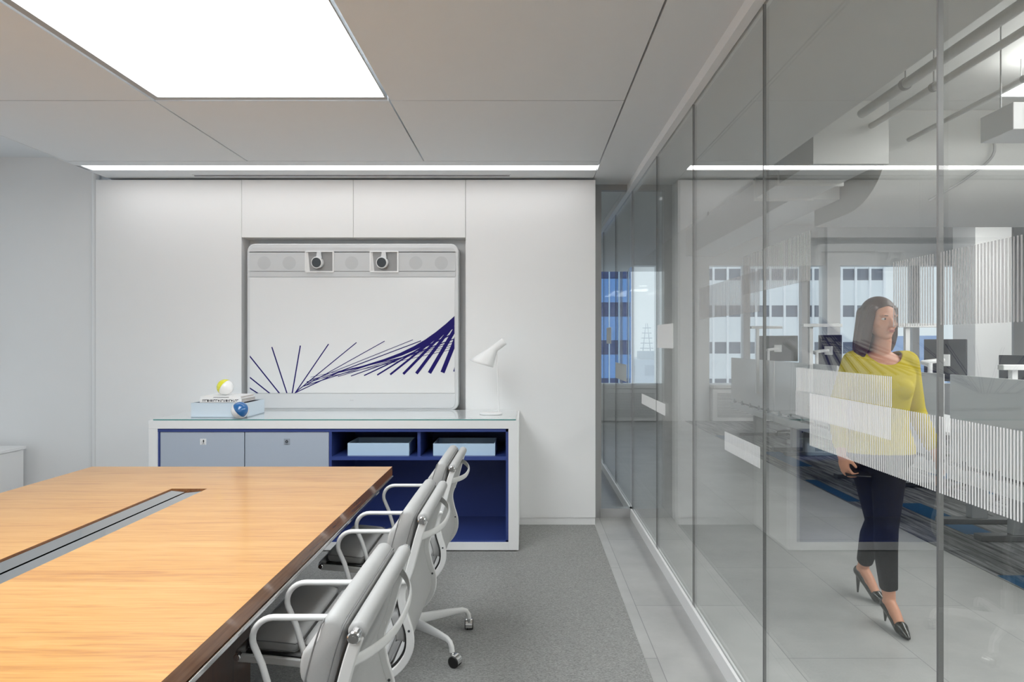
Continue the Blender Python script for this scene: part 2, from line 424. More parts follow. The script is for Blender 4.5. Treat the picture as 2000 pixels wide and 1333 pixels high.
# cross partition at the end of the glass
Q = 5.41
struct(MB().box(.609, GX - .02, Q - .005, Q + .005, .07, 2.70).build('window_40', GLASS))
struct(MB().box(.50, .609, Q - .01, Q + .05, 0, CZ).box(.609, GX - .006, Q - .015, Q + .05, 0, .075).box(.609, GX - .006, Q - .01, Q + .05, 2.70, CZ).box(.609, .618, Q - .012, Q + .02, .075, 2.70).build('trim_30', GREYTRIM))
# back wall
N0, N1, NZ = -2.246, -.48, 2.274
T = 2.728
gp = .0015
m = MB()
m.box(-3.397, N0 - gp, BY, BY + .2, .062, T)
m.box(N0 + gp, -1.365 - gp, BY, BY + .2, NZ, T)
m.box(-1.365 + gp, N1 - gp, BY, BY + .2, NZ, T)
m.box(N1 + gp, .545, BY, BY + .2, .062, T)
m.box(N0 - gp, N1 + gp, BY, BY + .2, .062, .80)
m.box(-3.39, .535, BY + .16, BY + .23, 0, CZ)
struct(m.build('wall_back', WHITE))
struct(MB().box(-3.39, .543, BY + .008, BY + .1, 0, .0605).build('baseboard_back', TRIMW))
# left bay wall, post
struct(MB().box(-4.6, -3.40, BY + .09, BY + .25, 0, 2.93).build('wall_bay', WHITE))
struct(MB().cyl((-3.435, BY + .06, 0), (-3.435, BY + .06, 2.93), .028, n=28).build('trim_31', WHITE, smooth=40))
# neighbour room
struct(MB().box(-3.1, -3.0, 5.4, 12.1, 0, 2.95).build('wall_next_room', WHITE))
# rear wall and side walls of the office
struct(MB().box(-4.7, 13, -3.35, -3.2, 0, 3.75).build('wall_rear', WHITE))
struct(MB().box(13, 13.15, -3.3, 12.3, 0, 3.75).build('wall_right', WHITE))
# left window wall X=-4.45
m = MB().box(-4.6, -4.45, -3.2, 5.4, 0, .60).box(-4.6, -4.45, -3.2, 5.4, 2.80, 2.95)
for y in (-3.2, -1.1, 1.0, 3.1, 5.2):
    m.box(-4.6, -4.45, y - .06, y + .06, .6, 2.8)
struct(m.build('wall_left', WHITE))
for i, y in enumerate((-3.14, -1.04, 1.06, 3.16)):
    struct(MB().box(-4.54, -4.53, y, y + 1.98, .6, 2.8).build('window_%d' % (50 + i), GLASS))
sb = empty('radiator_cover', (-4.2, 1, 0), 'white box radiator cover under the left windows beside the white wall', 'radiator cover')
MB().box(-4.44, -3.975, -3.1, 5.18, .02, .60).build('body', TRIMW, sb, off=(-4.2, 1, 0))
MB().box(-4.44, -3.965, -3.1, 5.2, .60, .625).build('sill_top', TRIMW, sb, off=(-4.2, 1, 0), bevel=.004)

# far window wall at Y = 12.1
WY = 12.1
def fx(px): return PX(px, WY)
zs, zt = .673, 2.86
m = MB().box(.5, 13, WY, WY + .25, 0, zs).box(-3.1, .5, WY, WY + .25, 0, zs).box(-3.1, 13, WY, WY + .25, zt, 3.75)
solid = [(1283, 1382)]
m.box(fx(1283), fx(1382), WY - .12, WY + .25, 0, 3.7)
m.box(fx(1611), fx(1636), WY - .1, WY + .25, 0, 3.7)
struct(m.build('wall_far', WHITE))
m = MB()
for a, b in ((700, 704), (808, 812), (916, 920), (1024, 1028), (1128, 1132), (1166, 1170), (1453, 1466), (1567, 1583), (1784, 1797), (1906, 1925), (1226, 1229)):
    m.box(fx(a), fx(b), WY + .02, WY + .16, zs, zt)
struct(m.build('trim_40', mat('window_mullion_grey', (.42, .42, .43), .4)))
k = 60
for a, b in ((596, 700), (704, 808), (812, 916), (920, 1024), (1028, 1128), (1132, 1166), (1170, 1226), (1229, 1283), (1382, 1453), (1466, 1567), (1583, 1611), (1636, 1784), (1797, 1906), (1925, 2100)):
    struct(MB().box(fx(a), fx(b), WY + .08, WY + .09, zs, zt).build('window_%d' % k, GLASS)); k += 1
for (a, b, w) in ((1172, 1281.5, 'grilled white radiator cover under the tower window seen past the wall end'), (1384, 1560, 'grilled white radiator cover under the far windows beyond the desks')):
    r = empty('radiator_cover', (fx(a), WY, 0), w, 'radiator cover')
    of = (fx(a), WY, 0)
    MB().box(fx(a), fx(b), WY - .28, WY - .001, .02, .60).build('body', TRIMW, r, off=of)
    MB().box(fx(a), fx(b), WY - .31, WY - .001, .61, .67).build('sill_top', TRIMW, r, off=of, bevel=.006)
    mm = MB()
    for j in range(16):
        z = .09 + j * .028
        mm.box(fx(a) + .08, fx(b) - .08, WY - .292, WY - .281, z, z + .013)
    mm.build('grille', GREYTRIM, r, off=of)

# office column
struct(MB().box(PX(1905, 10.4), PX(1976, 10.4), 10.4, 10.95, 0, 3.6).build('wall_column', WHITE))
struct(MB().box(PX(1976, 11.9), PX(1996, 11.9), 11.85, 12.0, .0, 3.6).build('trim_41', GREYTRIM))

# ================================================================== TABLE
tb = empty('conference_table', (-1.615, 1.4, 0), 'long wood veneer conference table with a steel cable slot in the top', 'table')
of = (-1.615, 1.4, 0)
TX0, TX1, TY0, TY1 = -2.468, -.762, -.9, 3.725
S0, S1, SY0, SY1 = -1.714, -1.541, .25, 3.167
m = MB()
def ring_slab(m, z0, z1):
    xs = [TX0, S0, S1, TX1]; ys_ = [TY0, SY0, SY1, TY1]
    vs = []
    for z in (z0, z1):
        for y in ys_:
            for x in xs: vs.append((x, y, z))
    fs = []
    for j in range(3):
        for i in range(3):
            if i == 1 and j == 1: continue
            a = j * 4 + i
            fs.append((a, a + 4, a + 5, a + 1)); fs.append((16 + a, 16 + a + 1, 16 + a + 5, 16 + a + 4))
    def side(a, b): fs.append((a, b, b + 16, a + 16))
    for i in range(3): side(i, i + 1); side(12 + i + 1, 12 + i)
    for j in range(3): side(4 * (j + 1), 4 * j); side(4 * j + 3, 4 * j + 7)
    side(6, 5); side(9, 10); side(5, 9); side(10, 6)
    m.add(vs, fs)
ring_slab(m, .7395, .74)
m.build('tabletop', WOOD, tb, off=of)
m = MB(); ring_slab(m, .688, .7394); m.build('edge_band', WOODE, tb, off=of)
m = MB().box(TX0 - .006, TX1 + .007, TY0 - .006, TY1 + .007, .672, .6865); m.build('edge_trim', CHROME, tb, off=of, bevel=.003)
m = MB().box(TX0 + .05, TX1 - .05, TY0 + .05, TY1 - .05, .63, .671); m.build('underframe', DESKGD, tb, off=of)
for (x0, x1, w) in ((S0 + .002, -1.634, 0), (-1.622, S1 - .002, 1)):
    a, b = (.7345, .7305) if w == 0 else (.7305, .7345)
    mm = MB(); mm.add([(x0, SY0, a), (x1, SY0, b), (x1, SY1 - .012, b), (x0, SY1 - .012, a), (x0, SY0, .70), (x1, SY0, .70), (x1, SY1 - .012, .70), (x0, SY1 - .012, .70)],
           [(0, 1, 2, 3), (4, 7, 6, 5), (0, 4, 5, 1), (1, 5, 6, 2), (2, 6, 7, 3), (3, 7, 4, 0)])
    mm.build('slot_lid', STEEL, tb, off=of)
MB().box(S0, S1, SY0, SY1, .69, .695).build('slot_floor', DARK, tb, off=of)
for (y0, y1) in ((1.60, 2.26), (-.55, .1)):
    m = MB().box(-2.22, -.95, y0, y1, .006, .63); m.build('pedestal', WOODD, tb, off=of, bevel=.004)

# ================================================================== CHAIRS
def catmull(pts, n=8):
    P = [V(p) for p in pts]; P = [P[0] * 2 - P[1]] + P + [P[-1] * 2 - P[-2]]; out = []
    for i in range(1, len(P) - 2):
        for k in range(n):
            t = k / n; a, b, c, d = P[i - 1:i + 3]
            out.append(.5 * ((2 * b) + (c - a) * t + (2 * a - 5 * b + 4 * c - d) * t * t + (3 * b - a - 3 * c + d) * t ** 3))
    out.append(P[-2]); return out
rib2d = catmull([(.230, .892), (.213, .84), (.186, .74), (.160, .665), (.168, .60), (.186, .535), (.182, .478), (.148, .428), (.100, .404), (.03, .412), (-.08, .438), (-.22, .457), (-.345, .467)], 8)
def normals(path):
    out = []
    for i in range(len(path)):
        d = path[min(i + 1, len(path) - 1)] - path[max(i - 1, 0)]; d.normalize()
        out.append(V((d.y, -d.x)))      # to the sitter's side after sign fix
    return out
rib_p = [V((p[0], p[1])) for p in rib2d]
rib_n = normals(rib_p)
rib_n = [(-n if n.x > 0 and i < 40 else n) for i, n in enumerate(rib_n)]
# sitter side: forward (-x) on the back, up (+z) on the seat
rn = []
for i in range(len(rib_p)):
    d = rib_p[min(i + 1, len(rib_p) - 1)] - rib_p[max(i - 1, 0)]; d.normalize()
    n = V((d.y, -d.x))
    # travelling down the back d=(−,−): want n.x<0 ; on the seat d=(−,+small): want n.y>0
    rn.append(n if n.x * -1 + n.y > 0 else -n)
rib_n = rn
slen = [0]
for i in range(1, len(rib_p)): slen.append(slen[-1] + (rib_p[i] - rib_p[i - 1]).length)
def at_s(s):
    s = max(0, min(slen[-1], s))
    for i in range(1, len(slen)):
        if slen[i] >= s:
            t = (s - slen[i - 1]) / (slen[i] - slen[i - 1])
            return rib_p[i - 1].lerp(rib_p[i], t), rib_n[i - 1].lerp(rib_n[i], t).normalized()
    return rib_p[-1], rib_n[-1]
def strip_poly(s0, s1, o0, o1, n=30):
    A = []; B = []
    for k in range(n + 1):
        p, nn = at_s(s0 + (s1 - s0) * k / n); A.append(p + nn * o0); B.append(p + nn * o1)
    return A, B
def strip(mb, s0, s1, o0, o1, y0, y1, n=30):
    A, B = strip_poly(s0, s1, o0, o1, n)
    vs = []; fs = []
    for y in (y0, y1):
        for k in range(n + 1): vs.append((A[k].x, y, A[k].y)); vs.append((B[k].x, y, B[k].y))
    m_ = 2 * (n + 1)
    for k in range(n):
        a = 2 * k
        fs += [(a, a + 1, a + 3, a + 2), (m_ + a, m_ + a + 2, m_ + a + 3, m_ + a + 1), (a, a + 2, m_ + a + 2, m_ + a), (a + 1, m_ + a + 1, m_ + a + 3, a + 3)]
    fs += [(0, m_, m_ + 1, 1), (2 * n, 2 * n + 1, m_ + 2 * n + 1, m_ + 2 * n)]
    mb.add(vs, fs)
def pad_mesh(s0, s1, th, hw, rear=.004):
    """cushion: rounded in every direction, bulging"""
    mb = MB(); rings = []; nu = 14; N = 26
    for j in range(nu + 1):
        t = j / nu; y = hw * math.sin((t - .5) * math.pi) if False else hw * (2 * t - 1)
        e = (1 - abs(2 * t - 1) ** 10) ** .5 if 0 < t < 1 else 0.0
        ring = []
        for k in range(N):
            a = 2 * math.pi * k / N
            ca, sa = math.cos(a), math.sin(a)
            sq = lambda v, p: math.copysign(abs(v) ** p, v)
            ss = sq(ca, .38); tt = sq(sa, .5)
            sm = (s0 + s1) / 2; hs = (s1 - s0) / 2 * (.93 + .07 * e)
            off = rear + th / 2 + tt * th / 2 * (.72 + .28 * e)
            p, nn = at_s(sm + ss * hs)
            ring.append((p.x + nn.x * off, y, p.y + nn.y * off))
        rings.append(ring)
    # rounded ends: insert shrunken caps
    def shrink(r, f, y):
        c = [sum(q[i] for q in r) / len(r) for i in range(3)]
        return [(c[0] + (q[0] - c[0]) * f, y, c[2] + (q[2] - c[2]) * f) for q in r]
    first, last = rings[0], rings[-1]
    rings = [shrink(first, .80, -hw - .016), shrink(first, .93, -hw - .010)] + rings + [shrink(last, .93, hw + .010), shrink(last, .80, hw + .016)]
    mb.loft(rings)
    return mb
def make_chair(label):
    r = empty('conference_chair', (0, 0, 0), label, 'chair', None)
    W = .255
    for s in (-1, 1):
        mb = MB(); strip(mb, 0, slen[-1], -.017, .007, s * W - .007, s * W + .007, 70)
        rib = mb.build('side_rib', FRAMEW, r, bevel=.003, smooth=40)
        mb = MB(); A, B = strip_poly(.01, slen[-1] - .02, 0.010, 0.010, 60)
        mb.tube([(p.x, s * W - s * .009, p.y) for p in A], .0045, 8); mb.build('seam_groove', BLACK, rib, smooth=60)
        # knobs
        for (p, rr) in ((rib_p[0], .0125), (rib_p[-1], .011)):
            kb = MB().cyl((p.x, s * (W - .02), p.y), (p.x, s * (W + .012), p.y), rr, n=24)
            kb.cyl((p.x, s * (W + .012), p.y), (p.x, s * (W + .0145), p.y), rr, rr * .80, n=24); kb.cyl((p.x, s * (W + .0145), p.y), (p.x, s * (W + .0125), p.y), rr * .8, rr * .55, n=24, caps=False)
            kb.cyl((p.x, s * (W + .0125), p.y), (p.x, s * (W + .0148), p.y), rr * .42, rr * .36, n=16)
            kb.build('end_cap', CHROME, r, smooth=35)
        for sx in (.36, .56):
            p, nn = at_s(sx)
            MB().cyl((p.x - nn.x * .005, s * (W - .0085), p.y - nn.y * .005), (p.x - nn.x * .005, s * (W + .0085), p.y - nn.y * .005), .004, n=10).build('screw', DESKGD, r, smooth=35)
        # arm
        pts = [(.172, .700), (.15, .7035), (.08, .7035), (-.03, .7035), (-.11, .7035)]
        pts = [V((a, b)) for a, b in pts]
        for k in range(0, 9):
            a = math.radians(90 + k * 105 / 8); pts.append(V((-.128 + .058 * math.cos(a), .6455 + .058 * math.sin(a))))
        pts += [V((-.160, .575)), V((-.138, .50)), V((-.128, .452))]
        y = s * (W + .019)
        path = [(p.x, y, p.y) for p in pts]
        path[0] = (path[0][0] + .012, s * W, path[0][2]); path.insert(1, (.165, s * (W + .014), .703))
        path.append((-.125, s * W, .448))
        MB().tube(path, (.0105, .0085), 12, flat=(0, 1, 0)).build('armrest', FRAMEW, r, smooth=60)
    # sling (one continuous sheet) with rolls at both ends
    mb = MB(); strip(mb, .012, slen[-1] - .012, .002, .007, -W + .006, W - .006, 70); mb.build('sling', LEATHER, r, smooth=40)
    p = rib_p[0]
    MB().cyl((p.x, -W + .012, p.y), (p.x, W - .012, p.y), .0185, n=28).build('head_roll', LEATHER, r, bevel=.006, smooth=40)
    p = rib_p[-1]
    MB().cyl((p.x, -W + .012, p.y), (p.x, W - .012, p.y), .017, n=24).build('front_roll', LEATHER, r, bevel=.005, smooth=40)
    # pads: three on the back, three on the seat
    L = slen[-1]
    segs = [(-.028, .145, .088), (.155, .285, .060), (.295, .415, .052), (.505, .655, .050), (.663, .81, .054), (.818, L - .012, .052)]
    for (a, b, th) in segs:
        a0 = a
        if a < 0:
            # the top pad rises above the tube: extend path
            global slen_ext
        pb = pad_mesh(max(a, .0), b, th, .222) if a >= 0 else top_pad(b, th)
        pd = pb.build('pad', LEATHER, r, smooth=60)
        for fr in (.28, .76):
            A, _ = strip_poly(max(a, 0) + .010, b - .010, .004 + th * fr, .004 + th * fr, 14); hw = .2375
            B_, _ = strip_poly(max(a, 0) + .002, b - .002, .004 + th * fr, .004 + th * fr, 14)
            e0, e1 = B_[0], B_[-1]
            if a < 0:
                pt, npt = at_s(0); e0 = pt + npt * (th * fr + .002) + V((0, .013 - .020 * fr))
                A = [e0.lerp(A[0], .35)] + A
            loop = [(e0.x, -.214, e0.y)] + [(q.x, -hw, q.y) for q in A] + [(e1.x, -.214, e1.y), (e1.x, .214, e1.y)] + [(q.x, hw, q.y) for q in reversed(A)] + [(e0.x, .214, e0.y)]
            MB().tube(loop, .0018, 6, closed=True).build('piping', LEATHD, pd, smooth=60)
    # back bow
    bow = []
    for k in range(25):
        t = k / 24; y = -W - .004 + t * 2 * (W + .004)
        u = abs(2 * t - 1)
        x = .214 + .062 * (1 - u ** 2.6)
        bow.append((x, y, .838 - .010 * (1 - u ** 2)))
    MB().tube(bow, (.0115, .0045), 12, flat=(0, 0, 1)).build('back_bow', FRAMEW, r, smooth=60)
    # under-seat spider, column
    mb = MB().box(-.10, .07, -.05, .05, .375, .40)
    mb.build('tilt_mechanism', FRAMEW, r, bevel=.008)
    mb = MB().tube([(.02, -W, .418), (.02, -.15, .395), (.02, 0, .388), (.02, .15, .395), (.02, W, .418)], (.014, .008), 10, flat=(1, 0, 0))
    mb.tube([(-.12, -W, .440), (-.10, -.15, .405), (-.10, 0, .392), (-.10, .15, .405), (-.12, W, .440)], (.014, .008), 10, flat=(1, 0, 0))
    mb.build('seat_spreader', FRAMEW, r, smooth=60)
    mb = MB().cyl((0, 0, .12), (0, 0, .26), .026, .024, 24).cyl((0, 0, .26), (0, 0, .385), .015, n=20)
    mb.build('column', FRAMEW, r, smooth=35)
    base = MB().cyl((0, 0, .085), (0, 0, .145), .036, .030, 24).build('base_hub', FRAMEW, r, bevel=.004, smooth=35)
    for k in range(5):
        a = math.radians(-43 + 72 * k); c, s_ = math.cos(a), math.sin(a)
        rr = [(.02, .118, .013, .028), (.10, .118, .012, .024), (.20, .117, .0105, .018), (.272, .114, .010, .013), (.292, .106, .010, .011), (.303, .088, .0105, .0105), (.306, .066, .011, .011)]
        path = [(q[0] * c, q[0] * s_, q[1]) for q in rr]
        n = 12; rings = []
        for i, q in enumerate(rr):
            d = V(path[min(i + 1, 6)]) - V(path[max(i - 1, 0)]); d.normalize()
            w = V((-s_, c, 0)); u = d.cross(w)
            rings.append([V(path[i]) + w * (q[2] * math.copysign(abs(math.cos(2 * math.pi * j / n)) ** .7, math.cos(2 * math.pi * j / n))) + u * (q[3] * math.copysign(abs(math.sin(2 * math.pi * j / n)) ** .7, math.sin(2 * math.pi * j / n))) for j in range(n)])
        lg = MB().loft(rings).build('base_leg', FRAMEW, r, smooth=50)
        # castor, trailing
        hx, hy = .306 * c, .306 * s_
        ta = a + 1.1 if k != 0 else a + .3
        d = V((math.cos(ta), math.sin(ta), 0)); w = V((-d.y, d.x, 0))
        wc = V((hx, hy, .030)) + d * .016
        wh = MB()
        for q in (-1, 1): wh.cyl(wc + w * (q * .005), wc + w * (q * .021), .026, n=24)
        wh.build('castor_wheel', BLACK, lg, bevel=.004, smooth=40)
        hd = MB().cyl((hx, hy, .045), (hx, hy, .070), .008, n=12)
        ring1 = []
        for j in range(13):
            t = math.radians(-20 + j * 17); ring1.append((math.cos(t), math.sin(t)))
        for q in (-1, 1):
            pass
        rings = []
        for (cc, ss) in ring1:
            ce = wc + d * (-cc * .0285) + V((0, 0, 1)) * (ss * .0285)
            ci = wc + d * (-cc * .0265) + V((0, 0, 1)) * (ss * .0265)
            rings.append([ce - w * .017, ce + w * .017, ci + w * .017, ci - w * .017])
        hd.loft(rings); hd.build('castor_hood', CHROME, lg, smooth=50)
    return r
def top_pad(b, th):
    """the head pad: goes up past the tube and rolls over"""
    mb = MB(); N = 30; nu = 14; rings = []
    # outline in (x,z): front side from lower end up, over the top, down the rear
    pl, nl = at_s(b)
    pm, nm = at_s(b * .5)
    pt, ntp = at_s(.0)
    outline = [pl + nl * .008, pl + nl * (th * .5), pl + nl * (th * .92) + V((.004, .02)), pm + nm * (th + .003), pt + ntp * (th + .0) + V((.004, -.045)),
               pt + ntp * (th * .90) + V((.004, -.012)), pt + ntp * (th * .70) + V((0, .008)), pt + ntp * (th * .45) + V((0, .014)), pt + V((-.0235, .006)), pt + V((-.024, -.014)), pm + nm * .010]
    pts = catmull([(q.x, q.y) for q in outline] + [(outline[0].x, outline[0].y)], 4)[:-1]
    hw = .222
    for (y, f) in ((-hw - .016, .78), (-hw - .011, .92), (-hw, 1.0), (-hw * .6, 1.02), (0, 1.03), (hw * .6, 1.02), (hw, 1.0), (hw + .011, .92), (hw + .016, .78)):
        cx = sum(p[0] for p in pts) / len(pts); cz = sum(p[1] for p in pts) / len(pts)
        rings.append([(cx + (p[0] - cx) * (f if f < 1 else 1) , y, cz + (p[1] - cz) * f) for p in pts])
    mb.loft(rings); return mb
chair = make_chair('grey leather office chair with white arms nearest the camera at the table')
chair.location = (-.555, 1.50, 0)
c2 = dup(chair, (-.555, 2.305, 0), 'middle grey leather office chair in the row along the wooden table', 'grey leather chairs along the table')
c3 = dup(chair, (-.555, 3.13, 0), 'grey leather office chair farthest from the camera, beside the table corner and blue cabinet', 'grey leather chairs along the table')
chair['group'] = 'grey leather chairs along the table'

# ================================================================== CABINET
FY = 4.516
x0, x1 = PX(290, FY), PX(1013, FY)
def cx_(px, Y=FY): return PX(px, Y)
def cz_(py, Y=FY): return PZ(py, Y)
of = ((x0 + x1) / 2, 4.84, 0)
cb = empty('credenza', of, 'long white credenza with grey-blue doors and open deep blue shelves against the back wall', 'cabinet')
ztop, zin = .906, cz_(838)
zb0, zb1 = .012, cz_(1060)
xl, xr = cx_(307), cx_(993)
m = MB().box(x0, x1, FY, BY - .004, zin, ztop).box(x0, xl, FY, BY - .004, zb0, zin).box(xr, x1, FY, BY - .004, zb0, zin).box(xl, xr, FY, BY - .004, zb0, zb1)
m.build('frame', CABW, cb, off=of, bevel=.0015)
MB().box(x0 + .03, x1 - .02, FY + .006, BY - .03, ztop, ztop + .010).build('glass_top', GLTOP, cb, off=of, bevel=.001)
MB().box(x0 + .029, x1 - .019, FY + .0045, FY + .0058, ztop + .001, ztop + .0095).build('glass_edge', TEAL, cb, off=of)
MB().box(x0 + .02, x1 - .02, FY + .02, BY - .02, .004, .012).build('plinth', BLACK, cb, off=of)
# blue interior shell
xm = cx_(642)
m = MB().box(xl + .001, xr - .001, BY - .03, BY - .01, zb1, zin).box(xl, xl + .012, FY + .012, BY - .02, zb1, zin).box(xr - .018, xr - .0005, FY + .008, BY - .02, zb1, zin)
m.box(xl, xr, FY + .008, BY - .02, zin - .022, zin - .001).box(xl, xr, FY + .008, BY - .02, zb1 + .0005, zb1 + .012)
m.box(xm, xm + .018, FY + .01, BY - .02, zb1, zin)
m.build('blue_lining', CABB, cb, off=of)
zsh0, zsh1 = cz_(900), cz_(893)
MB().box(xm + .018, xr - .018, FY + .012, BY - .03, zsh0, zsh1).build('shelf', CABB, cb, off=of)
MB().box(cx_(814), cx_(820), FY + .03, BY - .03, zsh1, zin - .022).build('divider', CABB, cb, off=of)
zd = cz_(845)
for (a, b, ic) in ((311, 475, 0), (477, 641, 1)):
    dr = MB().box(cx_(a), cx_(b), FY + .014, FY + .034, zb1 + .004, zd).build('door', DOORL, cb, off=of, bevel=.0012)
    ccx = cx_(395 if ic == 0 else 559); ccz = cz_(864)
    pl = MB().box(ccx - .021, ccx + .021, FY + .0122, FY + .0139, ccz - .021, ccz + .021).build('sign_plate', TRIMW if ic == 0 else mat('plate_grey', (.30, .33, .38), .4), dr, off=of, bevel=.0005)
    yy0, yy1 = FY + .0112, FY + .0121
    mm = MB()
    if ic == 0:
        mm.prism([(ccx + .002, ccz - .006), (ccx - .002, ccz + .006), (ccx, ccz + .013), (ccx + .004, ccz + .014), (ccx + .008, ccz + .006), (ccx + .005, ccz - .006)], 'y', yy0, yy1)
        mm.box(ccx - .009, ccx - .0075, yy0, yy1, ccz - .008, ccz + .004); mm.box(ccx + .001, ccx + .005, yy0, yy1, ccz - .010, ccz - .007)
    else:
        for q in range(3):
            a0 = math.radians(90 + 120 * q)
            P0 = V((math.cos(a0), math.sin(a0))) * .012; P1 = V((math.cos(a0 - 2.094), math.sin(a0 - 2.094))) * .012
            A = P0.lerp(P1, .08); B = P0.lerp(P1, .62); C = P0.lerp(P1, .88); n = V((-(P1 - P0).y, (P1 - P0).x)).normalized()
            base = V((ccx - .001, ccz + .002))
            pts = [A + n * .0022, B + n * .0022, B + n * .005, C, B - n * .005, B - n * .0022, A - n * .0022]
            mm.prism([tuple(base + p) for p in pts], 'y', yy0, yy1)
    for q in range(7): mm.box(ccx - .010 + q * .003, ccx - .0082 + q * .003, yy0, yy1, ccz - .0165, ccz - .0135)
    mm.build('pictogram', INK, pl, off=of)

def tray(a, b, t, bt, lab, Y=FY + .05, depth=.28, name='letter_tray'):
    X0, X1 = PX(a, Y), PX(b, Y); z0 = zsh1 + .0005; z1 = PZ(t, Y)
    o = empty(name, ((X0 + X1) / 2, Y + depth / 2, z0), lab, 'tray', 'light blue trays on the blue shelf'); f = ((X0 + X1) / 2, Y + depth / 2, z0)
    w = .007
    m = MB().box(X0, X1, Y, Y + w, z0, z1).box(X0, X1, Y + depth - w, Y + depth, z0, z1).box(X0, X0 + w, Y + w, Y + depth - w, z0, z1).box(X1 - w, X1, Y + w, Y + depth - w, z0, z1).box(X0 + w, X1 - w, Y + w, Y + depth - w, z0, z0 + .005)
    m.build('tray_body', TRAY, o, off=f)
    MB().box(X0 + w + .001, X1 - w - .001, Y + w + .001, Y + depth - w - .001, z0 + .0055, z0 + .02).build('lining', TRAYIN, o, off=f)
tray(679, 799, 866, 892, 'light blue tray in the left blue cubby of the credenza')
tray(846, 967, 867, 892, 'light blue tray in the right blue cubby, behind the chair top')

# things on top
TOPZ = ztop + .010
bY = 4.60
def lx(px, Y): return PX(px, Y)
# box with lid gap
X0, X1 = PX(373, bY), PX(483, bY); zt_ = PZ(787.5, bY)
f = ((X0 + X1) / 2, bY + .14, TOPZ)
o = empty('storage_box', f, 'shallow pale blue open box holding up the books on the credenza', 'box')
Dp = .30
m = MB().box(X0, X1, bY, bY + .006, TOPZ + .004, zt_).box(X0, X1, bY + Dp - .006, bY + Dp, TOPZ + .004, zt_).box(X0, X0 + .006, bY + .006, bY + Dp - .006, TOPZ + .004, zt_).box(X1 - .006, X1, bY + .006, bY + Dp - .006, TOPZ + .004, zt_).box(X0, X1, bY, bY + Dp, TOPZ + .001, TOPZ + .006)
m.build('box_body', mat('pale_blue_paint', (.60, .69, .77), .45), o, off=f)
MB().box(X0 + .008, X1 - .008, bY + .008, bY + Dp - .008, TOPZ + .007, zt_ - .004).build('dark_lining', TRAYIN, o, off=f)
# books
zb = zt_ + .0015
def book(X0, X1, Y0, Y1, z0, z1, lab, ttl):
    f = ((X0 + X1) / 2, (Y0 + Y1) / 2, z0)
    o = empty('book', f, lab, 'book', 'stacked white books on the pale blue box')
    c = .0025
    m = MB().box(X0, X1, Y0, Y1, z0, z0 + c).box(X0, X1, Y0, Y1, z1 - c, z1).box(X0, X1, Y0, Y0 + c, z0 + c, z1 - c)
    m.build('cover', COVER, o, off=f)
    MB().box(X0 + .003, X1 - .003, Y0 + c, Y1 - .003, z0 + c, z1 - c).build('pages', PAPER, o, off=f)
    mm = MB(); y = Y0 - .0006
    if ttl:
        x = X0 + .02; h = (z1 - z0); zc = z0 + h * .5; rnd = random.Random(3)
        while x < X1 - .02:
            w = rnd.choice((.004, .007, .010)); z_a = zc - h * .30; z_b = zc + h * .30; q = rnd.random()
            if q < .3: mm.box(x, x + w, y, y + .0005, z_a, z_b)
            elif q < .6: mm.box(x, x + .003, y, y + .0005, z_a, z_b); mm.box(x + .003, x + w + .003, y, y + .0005, z_b - .004, z_b)
            elif q < .8: mm.box(x, x + .003, y, y + .0005, z_a, z_b); mm.box(x + .003, x + w + .003, y, y + .0005, z_a, z_a + .004)
            else: mm.box(x, x + w, y, y + .0005, zc - .003, zc + .003); mm.box(x + w * .35, x + w * .35 + .003, y, y + .0005, z_a, z_b)
            x += w + .005
    else:
        mm.box(X0 + .09, X0 + .20, y, y + .0005, (z0 + z1) / 2 - .0015, (z0 + z1) / 2 + .0015)
    mm.build('spine_print', INK, o, off=f)
h1 = PZ(776, bY) 
book(PX(388, bY), PX(470, bY), bY + .015, bY + .255, zb, zb + .026, 'thick white book with bold black spine lettering, lowest of the two', True)
ztopb = PZ(765, bY + .02)
book(PX(389, bY), PX(468, bY), bY + .02, bY + .25, zb + .0265, zb + .026 + .018, 'thin white book lying on top of the stack under the yellow ball', False)
zbk = zb + .044
def ball_obj(name, c, r, m1, R, lab):
    f = tuple(c); o = empty(name, f, lab, 'ball')
    MB().ball(c, r, 40, 24).build('white_shell', BALLW, o, off=f, smooth=80)
    # coloured cap: lens wedge of the sphere (between two half planes)
    vs = []; fs = []; nu, nv = 26, 30
    for j in range(nv + 1):
        t = math.pi * j / nv
        for i in range(nu + 1):
            u = math.radians(-51 + 102 * i / nu)
            vs.append(V(c) + R @ (V((math.sin(t) * math.cos(u), math.sin(t) * math.sin(u), math.cos(t))) * (r + .0006)))
    for j in range(nv):
        for i in range(nu):
            a = j * (nu + 1) + i; fs.append((a, a + 1, a + nu + 2, a + nu + 1))
    mb = MB(); mb.add(vs, fs); ob = mb.build('coloured_wedge', m1, o, off=f, smooth=80)
    so = ob.modifiers.new('thick', 'SOLIDIFY'); so.thickness = .0005; so.offset = 1
def frame_of(xv, zv):
    z = V(zv).normalized(); x = V(xv); x = (x - z * x.dot(z)).normalized(); y = z.cross(x)
    return Matrix((x, y, z)).transposed()
R1 = frame_of((-.75, -.5, .45), (-.52, -.15, -.84))
r1 = 15.3 * (bY + .11) / F
ball_obj('ball', (PX(440, bY + .11), bY + .11, zbk + r1 + .001), r1, YEL, R1, 'yellow and white ball on top of the white books')
R2 = frame_of((.45, -.65, .55), (.55, -.35, -.76))
r2 = 16.3 * 4.56 / F
ball_obj('ball', (PX(469, 4.54), 4.539, TOPZ + r2 + .001), r2, BLU, R2, 'blue and white ball in front of the pale blue box on the glass top')
